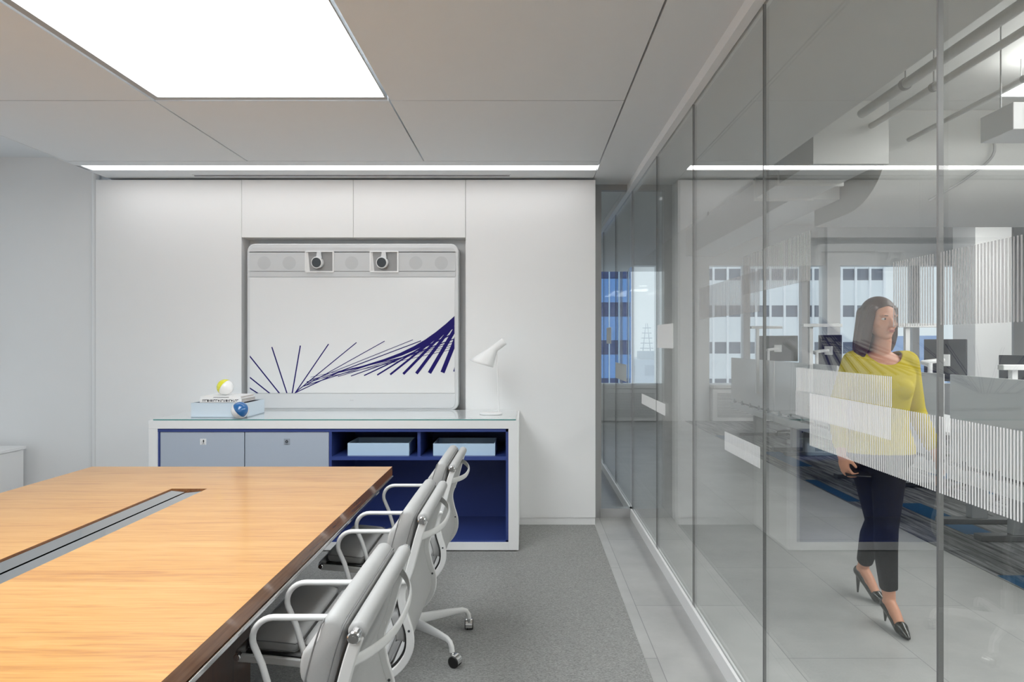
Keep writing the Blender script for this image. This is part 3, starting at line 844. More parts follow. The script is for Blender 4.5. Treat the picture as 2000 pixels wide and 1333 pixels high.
# desk lamp
LY = 4.82
def L(px, py, dy=0): return V((PX(px, LY + dy), LY + dy, PZ(py, LY + dy)))
f = (PX(972, LY), LY, TOPZ)
lp = empty('desk_lamp', f, 'white metal desk lamp with conical shade tilted left on the credenza top', 'lamp')
# base: off-centre disc with ring
bc = V((PX(959, LY), LY, TOPZ + .001))
mb = MB(); rings = []
for (rr, z) in ((.082, 0), (.084, .004), (.082, .010), (.070, .014), (.05, .0155), (.02, .016)):
    rings.append([(bc.x + rr * math.cos(t * math.pi / 24), bc.y + rr * .85 * math.sin(t * math.pi / 24), bc.z + z) for t in range(48)])
mb.loft(rings); mb.build('base', LAMPW, lp, off=f, smooth=50)
st0 = V((PX(974.5, LY), LY, TOPZ + .012)); st1 = L(970, 684)
MB().cyl(st0, st1, .0062, n=14).build('stem', LAMPW, lp, off=f, smooth=40)
a0 = L(985, 667); a1 = L(966, 681); m0 = L(941, 711, -.02)
ax = (m0 - a0).normalized()
# shade: narrow tube then oblique cone, mouth plane facing down
mouth_n = V((.16, .0, -1)).normalized()
tubeend = a0 + (a1 - a0) * 1.0
mb = MB(); rings = []
d = (a1 - a0).normalized(); u = V((0, 1, 0)); w = d.cross(u).normalized()
def circ(c, uu, ww, ru, rw, n=36): return [c + uu * (ru * math.cos(2 * math.pi * k / n)) + ww * (rw * math.sin(2 * math.pi * k / n)) for k in range(n)]
rt = .028
ml, mr_ = L(917.5, 703.5), L(963.5, 718)
mc = (ml + mr_) / 2; mw = (mr_ - ml) / 2
dn = -w if (-w).dot(mw) > 0 else w
rings = [circ(a0 - d * .001, u, dn, rt * .9, rt * .9), circ(a0 + d * .004, u, dn, rt, rt), circ(a1, u, dn, rt, rt)]
N_ = 8
for k in range(1, N_ + 1):
    t = k / N_; c = a1.lerp(mc, t)
    half = (dn * rt).lerp(mw, t); ru = rt + (mw.length * 1.02 - rt) * t
    rings.append([c + u * (ru * math.cos(2 * math.pi * j / 36)) + half * math.sin(2 * math.pi * j / 36) for j in range(36)])
mb.loft(rings[:3] + rings[3:], caps=False)
mb.add(rings[0], [tuple(range(36))])
sh = mb.build('shade', LAMPW, lp, off=f, smooth=50)
so = sh.modifiers.new('thick', 'SOLIDIFY'); so.thickness = .0015; so.offset = -1
upn = (mc - a1).normalized()
cc = mc - upn * .012
tilt = V((0, -.0, 0))
mb = MB(); mb.add([cc + u * (mw.length * .90 * math.cos(2 * math.pi * j / 36)) + mw * .90 * math.sin(2 * math.pi * j / 36) for j in range(36)] + [cc - upn * .003 + u * (mw.length * .90 * math.cos(2 * math.pi * j / 36)) + mw * .90 * math.sin(2 * math.pi * j / 36) for j in range(36)],
       [tuple(range(36)), tuple(range(71, 35, -1))] + [(j, (j + 1) % 36, 36 + (j + 1) % 36, 36 + j) for j in range(36)])
mb.build('diffuser', LAMPGLOW, lp, off=f)
# ================================================================== VIDEO UNIT
VY = BY - .015
def vx(px): return PX(px, VY)
def vz(py): return PZ(py, VY)
f = (vx(689), VY + .05, .95)
vu = empty('video_conference_screen', f, 'large white video conference unit with two cameras set in the wall niche', 'screen')
def rrect(x0, x1, z0, z1, rt_, rb, n=8):
    pts = []
    for (cx, cz, r, a) in ((x1 - rb, z0 + rb, rb, -90), (x1 - rt_, z1 - rt_, rt_, 0), (x0 + rt_, z1 - rt_, rt_, 90), (x0 + rb, z0 + rb, rb, 180)):
        for k in range(n + 1):
            t = math.radians(a + 90 * k / n); pts.append((cx + r * math.cos(t), cz + r * math.sin(t)))
    return pts
body = MB().prism(rrect(vx(482), vx(895), vz(802), vz(476), .062, .055), 'y', VY + .004, BY + .155).build('casing', BEZEL, vu, off=f, bevel=.008, seg=3)
# raised inner frame pieces
MB().prism(rrect(vx(487.5), vx(889.5), vz(798), vz(769.5), .004, .045), 'y', VY - .002, VY + .0035).build('lower_bar', BEZEL, vu, off=f, bevel=.002)
# speaker bar with two rectangular openings
zb0_, zb1_ = vz(541), vz(484)
ca = [(vx(599), vx(650)), (vx(725), vx(776))]; cz0, cz1 = vz(530), vz(493)
m = MB()
outer = rrect(vx(487.5), vx(889.5), zb0_, zb1_, .050, .004)
m = MB().box(vx(487.5), vx(889.5), VY - .002, VY + .0035, zb0_, cz0)
topo = rrect(vx(487.5), vx(889.5), cz1, zb1_, .038, .0005)
m.prism(topo, 'y', VY - .002, VY + .0035)
for a, b in ((vx(487.5), ca[0][0]), (ca[0][1], ca[1][0]), (ca[1][1], vx(889.5))): m.box(a, b, VY - .002, VY + .0035, cz0 - .003, cz1 + .004)
sbar = m.build('speaker_bar', SPK, vu, off=f)
for px in (516, 565, 687, 812, 862):
    MB().cyl((vx(px), VY - .0026, vz(514)), (vx(px), VY - .0018, vz(514)), .052, n=40).build('speaker', SPKD, sbar, off=f)
for (a, b), pc in zip(ca, (622, 748)):
    # bezel ring
    w = .011
    m = MB()
    m.prism(rrect(a - w, b + w, cz1, cz1 + w, .010, .001), 'y', VY - .010, VY - .0021)
    m.prism(rrect(a - w, b + w, cz0 - w, cz0, .001, .010), 'y', VY - .010, VY - .0021)
    m.box(a - w, a, VY - .010, VY - .0021, cz0, cz1).box(b, b + w, VY - .010, VY - .0021, cz0, cz1)
    cam = m.build('camera_bezel', TRIMW, vu, off=f, bevel=.003)
    # recess slopes
    MB().add([(a, VY - .008, cz0), (a + .028, VY + .0032, cz0), (a + .014, VY + .0032, cz1), (a, VY - .008, cz1), (a, VY + .0034, cz0), (a, VY + .0034, cz1)],
             [(0, 1, 2, 3), (0, 3, 5, 4), (1, 4, 5, 2), (0, 4, 1), (3, 2, 5)]).build('recess_slope', TRIMW, cam, off=f)
    MB().box(a, b, VY + .0018, VY + .0034, cz0, cz1).build('recess_back', CAMD, cam, off=f)
    c = V((vx(pc), VY - .045, vz(514.5)))
    dk = V((-.12, -.98, -.10)).normalized(); cm = MB().cyl(c - dk * .045, c, .040, .0455, 36).cyl(c, c + dk * .004, .0455, .042, 36).build('camera_body', TRIMW, cam, off=f, smooth=40)
    MB().cyl(c + dk * .0041, c + dk * .0065, .0375, n=36).build('camera_lens', LENS, cm, off=f, smooth=40)
    MB().prism([(c.x - .012, c.z + .035), (c.x + .034, c.z + .035), (c.x + .026, cz1), (c.x - .004, cz1)], 'y', VY - .03, VY - .015).build('camera_bracket', BEZEL, cm, off=f, bevel=.003)
dx0, dx1, dz0, dz1 = vx(488), vx(888.5), vz(768), vz(542.5)
dsp = MB().box(dx0, dx1, VY - .001, VY + .0035, dz0, dz1).build('display', DISP, vu, off=f)
# line artwork on the display, clipped to it
def clip(poly):
    def cl(P, inside, inter):
        out = []
        for i in range(len(P)):
            a, b = P[i - 1], P[i]
            if inside(b):
                if not inside(a): out.append(inter(a, b))
                out.append(b)
            elif inside(a): out.append(inter(a, b))
        return out
    def ix(v): return lambda a, b: (v, a[1] + (b[1] - a[1]) * (v - a[0]) / (b[0] - a[0]))
    def iz(v): return lambda a, b: (a[0] + (b[0] - a[0]) * (v - a[1]) / (b[1] - a[1]), v)
    for ins, it in ((lambda p: p[0] >= 97, ix(97)), (lambda p: p[0] <= 1475, ix(1475)), (lambda p: p[1] <= 1098, iz(1098)), (lambda p: p[1] >= 330, iz(330))):
        if poly: poly = cl(poly, ins, it)
    return poly
def z2(p): return (vx(460 + p[0] / 3.448), vz(450 + p[1] / 3.448))
art = MB(); nl_ = [0]
def line(a, b, w0, w1):
    a, b = V(a), V(b); n = (b - a).normalized(); n = V((-n.y, n.x))
    P = clip([tuple(a + n * w0 / 2), tuple(b + n * w1 / 2), tuple(b - n * w1 / 2), tuple(a - n * w0 / 2)])
    if len(P) < 3: return
    nl_[0] += 1; dy = .00002 * nl_[0]
    art.prism([z2(p) for p in P], 'y', VY - .0018 - dy, VY - .00105)
def flatline(a, s, w):   # bar with a level bottom end
    a = V(a); b = a + V((1, s)) * 1000
    P = clip([(a.x - w / 2 * 1.25, a.y), (a.x + w / 2 * 1.25, a.y - 2), (b.x + w / 2 * 1.25, b.y), (b.x - w / 2 * 1.25, b.y)])
    if len(P) < 3: return
    nl_[0] += 1; dy = .00002 * nl_[0]
    art.prism([z2(p) for p in P], 'y', VY - .0018 - dy, VY - .00105)
for a, b, w in (((60, 1040), (152, 1100), 8), ((60, 962), (232, 1100), 8), ((60, 803), (297, 1100), 8), ((245, 787), (347, 1100), 8), ((437, 777), (382, 1100), 8),
                ((627, 767), (400, 1100), 7), ((815, 757), (405, 1092), 6), ((1005, 747), (460, 1052), 5), ((1195, 738), (480, 1025), 4)):
    line(a, b, w, w)
for b, s in (((400, 1098), 0), ):
    pass
for a, b, w in (((402, 1096), (700, 955), 6), ((470, 1035), (760, 935), 3), ((510, 1005), (1475, 770), 3), ((480, 1020), (1475, 800), 3), ((455, 1052), (1100, 845), 5), ((505, 990), (1475, 785), 2.5), ((640, 975), (1250, 745), 6)):
    line(a, b, w, w)
for i, (s, w) in enumerate(zip((-.30, -.36, -.47, -.62, -.80, -1.02, -1.32, -1.72, -2.5, -3.6), (4, 6, 8, 10, 13, 17, 21, 25, 29, 32))):
    bx = 690 + 88 * i; by = 986 - 3.4 * i
    a = V((bx, by)); b = a + V((1, s)).normalized() * 1200; n = V((s, -1)).normalized() if False else V((-s, 1)).normalized()
    line(a, b, w, w * 1.05)
# dense crossing bundle near the upper right: envelope strokes
E = [(700, 955), (860, 912), (1000, 868), (1110, 826), (1200, 782), (1280, 735), (1350, 685), (1415, 632), (1475, 578), (1500, 556)]
for i in range(len(E) - 1):
    a, b = V(E[i]), V(E[i + 1]); w = 5 + i * 5.5; n = (b - a).normalized(); n = V((-n.y, n.x)); w2 = 5 + (i + 1) * 5.5
    e = (b - a) * .03
    P = clip([tuple(a - e), tuple(b + e), tuple(b + e + n * w2), tuple(a - e + n * w)])
    if len(P) > 2:
        nl_[0] += 1; art.prism([z2(p) for p in P], 'y', VY - .0018 - .00002 * nl_[0], VY - .00105)
art.build('line_artwork', NAVY, dsp, off=f)
# small maker's mark: row of upright bars
mm = MB()
for k, hh in enumerate((.4, .7, 1, .7, .4, .7, 1, .7, .4)):
    xx = vx(687) + (k - 4) * .0035; mm.box(xx - .0009, xx + .0009, VY - .0028, VY - .0021, vz(783.5), vz(783.5) + .012 * hh)
mm.build('maker_mark', SPKD, vu, off=f)
# support plinth of the unit below
MB().box(vx(560), vx(820), BY + .004, BY + .12, .801, vz(802) + .002).build('mounting_foot', GREYTRIM, vu, off=f)

# ================================================================== CEILING FITTINGS
f = (-1.35, 1.7, CZ)
cl = empty('ceiling_light', f, 'large glowing rectangular light panel set in the ceiling over the table', 'ceiling light')
MB().box(-1.955, -.752, -1.15, 3.475, CZ + .012, CZ + .02).build('diffuser', LPANEL, cl, off=f)
m = MB()
for (a, b, c, d) in ((-1.99, -1.955, -1.19, 3.51), (-.752, -.745, -1.19, 3.51), (-1.955, -.752, 3.475, 3.51), (-1.955, -.752, -1.19, -1.15)): m.box(a, b, c, d, CZ + .001, CZ + .03)
m.build('frame', GREYTRIM, cl, off=f)
f = (-1.37, 4.885, CZ)
ls = empty('strip_light', f, 'thin glowing linear light slot in the ceiling along the back wall', 'ceiling light')
MB().box(-3.268, .527, 4.822, 4.948, CZ + .006, CZ + .012).build('diffuser', LSTRIP, ls, off=f)
MB().box(-3.272, .529, 4.8165, 4.8205, CZ + .0015, CZ + .03).box(-3.272, .529, 4.9495, 4.9535, CZ + .0015, CZ + .03).build('frame', TRIMW, ls, off=f)
f = (-1.35, 5.1, CZ)
ad = empty('air_diffuser', f, 'narrow black slot air diffuser in the ceiling above the video screen', 'air vent')
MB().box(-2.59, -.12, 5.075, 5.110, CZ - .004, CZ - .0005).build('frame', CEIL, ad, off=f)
MB().box(-2.58, -.13, 5.087, 5.100, CZ - .006, CZ - .0042).build('slot', DARK, ad, off=f)

# ================================================================== OPEN OFFICE
SX = 3.25
segs = [(8.62, 10.40), (6.86, 8.58), (5.12, 6.82), (3.30, 5.03), (1.4, 3.26)]
names = ['white sit-stand desk behind a frosted screen, farthest from the camera by the windows', 'white sit-stand desk with tilted monitors, second from the far windows',
         'white sit-stand desk behind the walking woman', 'white sit-stand desk beside the striped glass at the right edge, thick dark foot', 'white desk nearest the camera on the corridor side']
for i, (a, b) in enumerate(segs):
    if i == 4: continue
    f = (SX + .45, (a + b) / 2, 0)
    o = empty('office_desk', f, names[i], 'desk', 'bench desks beyond the glass')
    MB().box(SX + .05, SX + .85, a + .02, b - .02, .715, .74).build('desktop', DESKW, o, off=f, bevel=.003)
    MB().box(SX, SX + .018, a, b, .53, 1.20).build('privacy_screen', SCREENF, o, off=f, bevel=.004)
    MB().box(SX - .01, SX + .03, a, b, .40, .50).build('beam', DESKW, o, off=f, bevel=.003)
    m = MB()
    for k in range(5):
        yy = a + (b - a) * (k + .5) / 5; m.box(SX - .012, SX + .022, yy - .02, yy + .02, .495, .56)
    m.build('clamp', DESKG, o, off=f)
    for yy in (a + .06, b - .30):
        lg = MB().box(SX + .27, SX + .40, yy, yy + .07, .05, .715).build('leg', DESKG, o, off=f, bevel=.004)
        MB().box(SX + .03, SX + .80, yy - .01, yy + .08, .006, .05).build('foot', DESKGD, lg, off=f, bevel=.006)
    MB().box(SX + .05, SX + .25, a + .3, b - .3, .50, .52).build('cable_tray', DESKGD, o, off=f)
def monitor(px, py, Y, w, h, ang, lab, m_=MONB):
    c = V((PX(px, Y), Y, PZ(py, Y))); d = V((math.cos(ang), math.sin(ang), 0)); n = V((-d.y, d.x, 0)); u = V((0, 0, 1))
    f = (c.x, c.y, .74)
    o = empty('monitor', f, lab, 'monitor', 'monitors on the bench desks')
    MB().obox(c, d, n, u, w / 2, .012, h / 2).build('casing', m_, o, off=f, bevel=.005)
    MB().obox(c + n * .0135, d, n, u, w / 2 - .008, .001, h / 2 - .01).build('screen', BLACK, o, off=f)
    MB().obox(c - n * .024, d, n, u, .05, .01, .05).build('mount', ARMW, o, off=f, bevel=.004)
    q = c - n * .034; e1 = q - n * .10 - d * .12 + u * -.02; base = V((c.x - .17, c.y - .10, .742)) - n * .04
    am = MB().tube([q, q - n * .03, e1], .019, 10).tube([e1, V((base.x, base.y, e1.z - .02))], .019, 10)
    am.build('arm', ARMW, o, off=f, smooth=50)
    MB().cyl((base.x, base.y, .742), (base.x, base.y, e1.z), .018, n=14).cyl((base.x, base.y, .742), (base.x, base.y, .752), .05, n=20).build('post', ARMW, o, off=f, smooth=40)
monitor(1846, 704, 5.62, .34, .36, math.radians(-58), 'black monitor seen from behind, right of the walking woman')
monitor(1621, 685, 7.62, .30, .36, math.radians(-62), 'black monitor on a white arm just left of the woman\'s hair')
monitor(1520, 681, 9.3, .52, .36, math.radians(-30), 'grey-looking monitor farthest back by the windows, behind the lamp reflection')
monitor(2030, 745, 4.6, .50, .36, math.radians(-60), 'monitor on a white arm cut by the right edge of the photo')
def desklight(a, b, py, Y, lab, side=-1):
    xa, xb = PX(a, Y), PX(b, Y); z = PZ(py, Y); f = (xa, Y, .74)
    o = empty('task_light', f, lab, 'lamp', 'linear task lights on the bench desks')
    MB().box(xa, xb, Y - .03, Y + .03, z - .018, z + .018).build('light_bar', ARMW, o, off=f, bevel=.004)
    xp = xa + .10
    MB().box(xp - .02, xp + .02, Y + .0, Y + .04, .742, z - .018).build('post', ARMW, o, off=f, bevel=.003)
desklight(1567, 1643, 636, 7.2, 'thin horizontal light bar on a post above the desk, left of the woman\'s face')
desklight(1466, 1527, 640, 9.0, 'thin horizontal light bar on a post over the farthest desk')
desklight(1752, 1838, 636, 6.0, 'thin horizontal light bar on a post right of the woman\'s face')
desklight(1954, 2040, 718, 4.45, 'white bar of a desk stand at the right edge of the photo')
def task_chair(x, y, rz, lab):
    f = (x, y, 0); o = empty('task_chair', (0, 0, 0), lab, 'chair', 'task chairs at the bench desks')
    for k in range(5):
        a = math.radians(72 * k + 20); c, s_ = math.cos(a), math.sin(a)
        lg = MB().tube([(0, 0, .10), (.18 * c, .18 * s_, .095), (.29 * c, .29 * s_, .075)], [(.02, .016), (.017, .014), (.014, .012)], 10, flat=(0, 0, 1)).build('base_leg', BLACK, o, smooth=50)
        MB().cyl((.30 * c - .02 * s_, .30 * s_ + .02 * c, .032), (.30 * c + .02 * s_, .30 * s_ - .02 * c, .032), .026, n=16).cyl((.29 * c, .29 * s_, .03), (.29 * c, .29 * s_, .08), .008, n=8).build('castor', BLACK, lg, bevel=.003)
    MB().cyl((0, 0, .08), (0, 0, .44), .025, n=16).build('column', DESKGD, o, smooth=40)
    mb = MB(); rings = []
    for (z, k_) in ((.44, .86), (.452, .97), (.475, 1), (.492, .95), (.498, .8)):
        rings.append([(.24 * k_ * math.copysign(abs(math.cos(t)) ** .6, math.cos(t)), .24 * k_ * math.copysign(abs(math.sin(t)) ** .6, math.sin(t)), z) for t in [2 * math.pi * j / 32 for j in range(32)]])
    mb.loft(rings).build('seat', DESKGD, o, smooth=50)
    mb = MB(); rings = []
    for j in range(9):
        z = .56 + .44 * j / 8; w = .22 * (1 - .35 * (abs(j - 4) / 4) ** 3); x_ = .22 + .05 * j / 8 - .03 * math.sin(math.pi * j / 8)
        rings.append([(x_ + .018 * math.sin(t) - .04 * (math.cos(t)) ** 2 * 1, w * math.cos(t), z) for t in [2 * math.pi * q / 24 for q in range(24)]])
    mb.loft(rings).build('backrest', DESKGD, o, smooth=50)
    MB().tube([(0, 0, .43), (.16, 0, .43), (.25, 0, .50), (.25, 0, .66)], (.02, .012), 10, flat=(0, 1, 0)).build('back_stem', BLACK, o, smooth=50)
    for s_ in (-1, 1):
        MB().tube([(0, s_ * .22, .45), (0, s_ * .28, .47), (0, s_ * .28, .66)], .012, 10).box(-.12, .12, s_ * .28 - .04, s_ * .28 + .04, .66, .685).build('armrest', BLACK, o, smooth=40)
    o.location = f; o.rotation_euler = (0, 0, rz)
    return o
t1 = task_chair(4.3, 6.25, .5, 'dark task chair under the desk behind the woman, castor showing')
t2 = dup(t1, (4.1, 9.9, 0), 'dark task chair at the farthest desk by the windows', 'task chairs at the bench desks', rotz=-.2)
t3 = dup(t1, (4.5, 8.1, 0), 'dark task chair at the second desk from the far windows', 'task chairs at the bench desks', rotz=.9)

# ducts, pipes, beams
f = (2.68, 6.2, 3.0)
o = empty('box_duct', f, 'painted rectangular air duct with flanged near end hanging over the corridor edge', 'duct')
dxa, dxb = PX(1592, 5.44), PX(1729, 5.44); dza, dzb = 2.95, PZ(202, 5.44)
MB().box(dxa, dxb, 5.44, 6.88, dza, dzb).build('duct_body', DUCT, o, off=f)
m = MB()
for yy in (5.43, 6.2, 6.85): m.box(dxa - .02, dxb + .025, yy, yy + .03, dza - .025, dzb + .02)
m.build('flange', DUCT, o, off=f, bevel=.002)
MB().box(dxa + .05, dxa + .07, 6.0, 6.03, dzb, 3.599).box(dxb - .07, dxb - .05, 6.0, 6.03, dzb, 3.599).build('hanger', GREYTRIM, o, off=f)
o = empty('box_duct', (3.05, 8, 3.2), 'lower painted rectangular duct farther back behind the flanged duct', 'duct')
MB().box(2.80, 3.30, 6.9, 11.5, 2.95, 3.4).build('duct_body', DUCT, o, off=(3.05, 8, 3.2), bevel=.004)
MB().box(2.9, 2.92, 8.0, 8.03, 3.4, 3.599).box(3.2, 3.22, 8.0, 8.03, 3.4, 3.599).box(2.9, 2.92, 10.5, 10.53, 3.4, 3.599).box(3.2, 3.22, 10.5, 10.53, 3.4, 3.599).build('hanger', GREYTRIM, o, off=(3.05, 8, 3.2))
f = (8, 6.8, 2.8)
o = empty('ceiling_bulkhead', f, 'deep painted bulkhead duct with curved underside crossing the open ceiling', 'duct')
prof = [(6.07, 3.597), (6.07, 3.30)]
for k in range(1, 15):
    a = math.radians(90 * k / 14); prof.append((6.07 + .75 * (1 - math.cos(a)), 3.30 - .52 * math.sin(a)))
prof += [(7.6, 2.78), (7.6, 3.597)]
MB().prism(prof, 'x', 3.34, 12.98).build('duct_body', DUCT, o, off=f, smooth=30)
MB().tube(catmull([(4.2, 6.02, 3.5), (4.3, 6.02, 3.2), (4.15, 6.15, 3.0), (3.9, 6.35, 2.82)], 6), .012, 8).build('cable', GREYTRIM, o, off=f, smooth=60)
def pipe(x, z, r, y0, y1, lab, hang=True):
    f = (x, y0, z); o = empty('ceiling_pipe', f, lab, 'pipe', 'painted pipes along the open ceiling')
    MB().cyl((x, y0, z), (x, y1, z), r, n=20).build('pipe_run', DUCT, o, off=f, smooth=40)
    m = MB()
    k = y0 + .6
    while k < y1:
        m.cyl((x, k, z), (x, k, 3.60), .005, n=8).cyl((x, k - .015, z), (x, k + .015, z), r + .008, n=20); k += 1.4
    m.build('hanger', GREYTRIM, o, off=f, smooth=40)
pipe(2.66, 3.26, .035, -3, 5.2, 'thicker bright painted pipe running overhead, upper of the pair')
pipe(2.86, 3.24, .025, -3, 5.6, 'thinner painted pipe running overhead beside the thicker one')
pipe(3.5, 3.3, .020, -3, 6.0, 'thin painted pipe near the air unit')
f = (3.45, 4.3, 2.88)
o = empty('air_unit', f, 'white box air unit with a dark grille hanging from the open ceiling at right', 'air conditioner')
MB().box(3.09, 4.3, 4.16, 4.46, 2.80, 2.975).build('body', TRIMW, o, off=f, bevel=.004)
m = MB().box(3.17, 3.9, 4.150, 4.159, 2.835, 2.95); gr = m.build('grille_frame', TRIMW, o, off=f)
m = MB()
for i in range(24):
    for j in range(4): m.box(3.185 + i * .029, 3.185 + i * .029 + .018, 4.145, 4.149, 2.845 + j * .026, 2.845 + j * .026 + .019)
m.build('grille', GRILLE, gr, off=f)
m = MB()
for x in (3.2, 3.5):
    for y in (4.2, 4.42): m.cyl((x, y, 2.975), (x, y, 3.6), .005, n=8)
m.build('hanger', GREYTRIM, o, off=f)
def fixture(x0, x1, y0, y1, z, lab):
    f = ((x0 + x1) / 2, (y0 + y1) / 2, z); o = empty('suspended_light', f, lab, 'ceiling light', 'suspended office lights')
    MB().box(x0 + .01, x1 - .01, y0 + .01, y1 - .01, z, z + .006).build('diffuser', OLIGHT, o, off=f)
    MB().box(x0, x1, y0, y1, z + .0065, z + .07).build('housing', TRIMW, o, off=f, bevel=.003)
    MB().box(x0 + .05, x1 - .05, y0 + .05, y1 - .05, z + .0705, z + .074).build('added_uplight', UPFILL, o, off=f)  # added glowing sheet, throws extra light onto the ceiling
    m = MB()
    for x in (x0 + .1, x1 - .1):
        for y in (y0 + .1, y1 - .1): m.cyl((x, y, z + .07), (x, y, 3.6), .004, n=8)
    m.build('hanger', GREYTRIM, o, off=f)
fixture(3.66, 4.9, 1.9, 5.08, 3.35, 'suspended flat white office light above the air unit at the right edge')
fixture(6.6, 7.8, 1.5, 5.9, 3.35, 'unseen suspended light added to brighten the deeper open office')  # extra lamp outside the view, added to light the open office
fixture(5.2, 7.8, 8.6, 9.6, 3.35, 'wide unseen light added behind the bulkhead to brighten the far window end')  # added to brighten the far area, hidden by the bulkhead
fixture(3.2, 4.4, -2.6, 1.3, 3.30, 'unseen suspended light added over the corridor edge near the camera to brighten the office')  # added lamp out of view, raises the office brightness from the near side

f = (-1.9, 8.5, CZ)  # panel added out of sight to brighten the next room
o = empty('ceiling_light', f, 'unseen light panel added to brighten the room past the end partition', 'ceiling light')
MB().box(-2.1, -1.5, 6.6, 11, CZ - .02, CZ - .012).build('diffuser', emit_mat('next_room_fill', (1, 1, 1), 2.0), o, off=f)
MB().box(-2.12, -1.48, 6.58, 11.02, CZ - .011, CZ - .001).build('housing', TRIMW, o, off=f)

# ================================================================== OUTSIDE
def tower(x0, x1, Y, z0, z1, mats_, bandz, fins, lab, depth=14, finm=FIN, fw=.09):
    f = ((x0 + x1) / 2, Y, z0); o = empty('office_tower', f, lab, 'building')
    MB().box(x0, x1, Y, Y + depth, z0, z1).build('facade', mats_[0], o, off=f)
    m = MB()
    for (a, b) in bandz: m.box(x0, x1, Y - .12, Y - .01, a, b)
    m.build('spandrel_bands', mats_[1], o, off=f)
    m = MB(); x = x0 + .2
    while x < x1: m.box(x - fw, x + fw, Y - .30, Y - .13, z0, z1); x += fins
    m.build('facade_fins', finm, o, off=f)
    return o
TY = 60.
def tz(py): return PZ(py, TY)
per = tz(548) - tz(620)
# pale bands (py): 548-598, 620-668, 690-740 ...
bands = []
for k in range(-12, 12):
    top = 548 + 71.5 * k; bands.append((tz(top + 49), tz(top)))
tower(PX(1360, TY), PX(1728, TY), TY, -60, 60, (FACG, FACW), bands, 27.7 * TY / F, 'office tower with grey and pale bands filling the middle windows')
bands2 = []
for k in range(-12, 12):
    top = 545 + 74 * k; bands2.append((tz(top + 46), tz(top)))
tower(-7.8, PX(1226, TY), TY, -60, 60, (FACBD, FACBL), bands2, 19 * TY / F, 'deep blue office tower with fins in the left window', finm=FACWB, fw=.05)
tag(MB().box(PX(1226, TY + 2), PX(1238, TY + 2), TY + 2, TY + 12, -60, 60).build('tower_corner', FACBL), 'pale blue glass corner of a tower beside the deep blue one', 'building')
def far_b(a, b, py, Y, m_, lab, name='distant_building'):
    tag(MB().box(PX(a, Y), PX(b, Y), Y, Y + 30, -200, PZ(py, Y)).build(name, m_), lab, 'building', 'distant skyline buildings')
far_b(1230, 1300, 703, 180, SKY2, 'low dark building with a flat roof below the lattice mast')
far_b(1804, 1842, 656, 330, SKY3, 'flat blue skyline block behind the right monitor')
far_b(1830, 1859, 664, 365, SKY3, 'lower blue skyline block touching the right monitor')
far_b(1884, 1897, 691, 300, SKY1, 'pale blue gridded tower right of the monitor')
far_b(1893, 1920, 683, 402, SKY1, 'stepped pale tower at the window edge')
far_b(1740, 1765, 686, 470, SKY1, 'faint low building left of the window mullion')
far_b(1758, 1800, 700, 435, SKY1, 'faint wide low building behind the window mullion')
far_b(1855, 1890, 712, 440, SKY1, 'faint low building under the right monitor')
# lattice mast
Ym = 185.; bx = PX(1263, Ym)
f = (bx, Ym, PZ(684, Ym)); o = empty('lattice_mast', f, 'thin lattice mast on the rooftop in the left window', 'tower')
m = MB(); z0 = PZ(703, 180) + .1; z1 = PZ(632, Ym)
for s in (-1, 1): m.cyl((bx + s * 1.3, Ym, z0), (bx + s * .2, Ym, z1), .16, .08, 6)
for k in range(7):
    z = z0 + (z1 - z0) * k / 7; w = 1.6 - 1.2 * k / 7; m.box(bx - w - .6, bx + w + .6, Ym - .1, Ym + .1, z, z + .25)
m.box(bx - 2.4, bx + 2.4, Ym - 1, Ym + 2, PZ(703, 180) + .1, PZ(686, Ym)); m.build('lattice', mat('mast_grey', (.35, .42, .52), .6), o, off=f)

# ================================================================== PERSON
def bake(mb, name, voxel, smooth_it=4, fac=.5):
    """fuse overlapping volumes into one continuous surface"""
    me = mb.mesh(name); o = bpy.data.objects.new('tmp', me); COL.objects.link(o)
    r = o.modifiers.new('r', 'REMESH'); r.mode = 'VOXEL'; r.voxel_size = voxel
    if smooth_it:
        s_ = o.modifiers.new('s', 'SMOOTH'); s_.iterations = smooth_it; s_.factor = fac
    dg = bpy.context.evaluated_depsgraph_get(); ev = o.evaluated_get(dg)
    out = bpy.data.meshes.new_from_object(ev); out.name = name
    bpy.data.objects.remove(o); return out
def put(me, name, m, parent, off, keep=None, thick=0):
    if keep is not None:
        bm = bmesh.new(); bm.from_mesh(me)
        bmesh.ops.delete(bm, geom=[f for f in bm.faces if not keep(f.calc_center_median())], context='FACES')
        bv = [v for v in bm.verts if v.is_boundary]
        nb = {v: [e.other_vert(v) for e in v.link_edges if e.is_boundary] for v in bv}
        for _ in range(14):
            new = {v: v.co.lerp(sum((n.co for n in nb[v]), V((0, 0, 0))) / len(nb[v]), .5) for v in bv if nb[v]}
            for v, c in new.items(): v.co = c
        loose = [v for v in bm.verts if not v.link_faces]
        bmesh.ops.delete(bm, geom=loose, context='VERTS')
        bm.to_mesh(me); bm.free()
    me.transform(Matrix.Translation(-V(off)))
    me.materials.clear(); me.materials.append(m)
    o = bpy.data.objects.new(name, me); COL.objects.link(o); o.parent = parent
    me.shade_smooth()
    if thick:
        so = o.modifiers.new('thick', 'SOLIDIFY'); so.thickness = thick; so.offset = 1
    return o
def ering(c, rx, ry, n=28, yaw=0.0, p=1.0):
    out = []
    for k in range(n):
        t = 2 * math.pi * k / n; x = rx * math.copysign(abs(math.cos(t)) ** p, math.cos(t)); y = ry * math.copysign(abs(math.sin(t)) ** p, math.sin(t))
        out.append((c[0] + x * math.cos(yaw) - y * math.sin(yaw), c[1] + x * math.sin(yaw) + y * math.cos(yaw), c[2]))
    return out
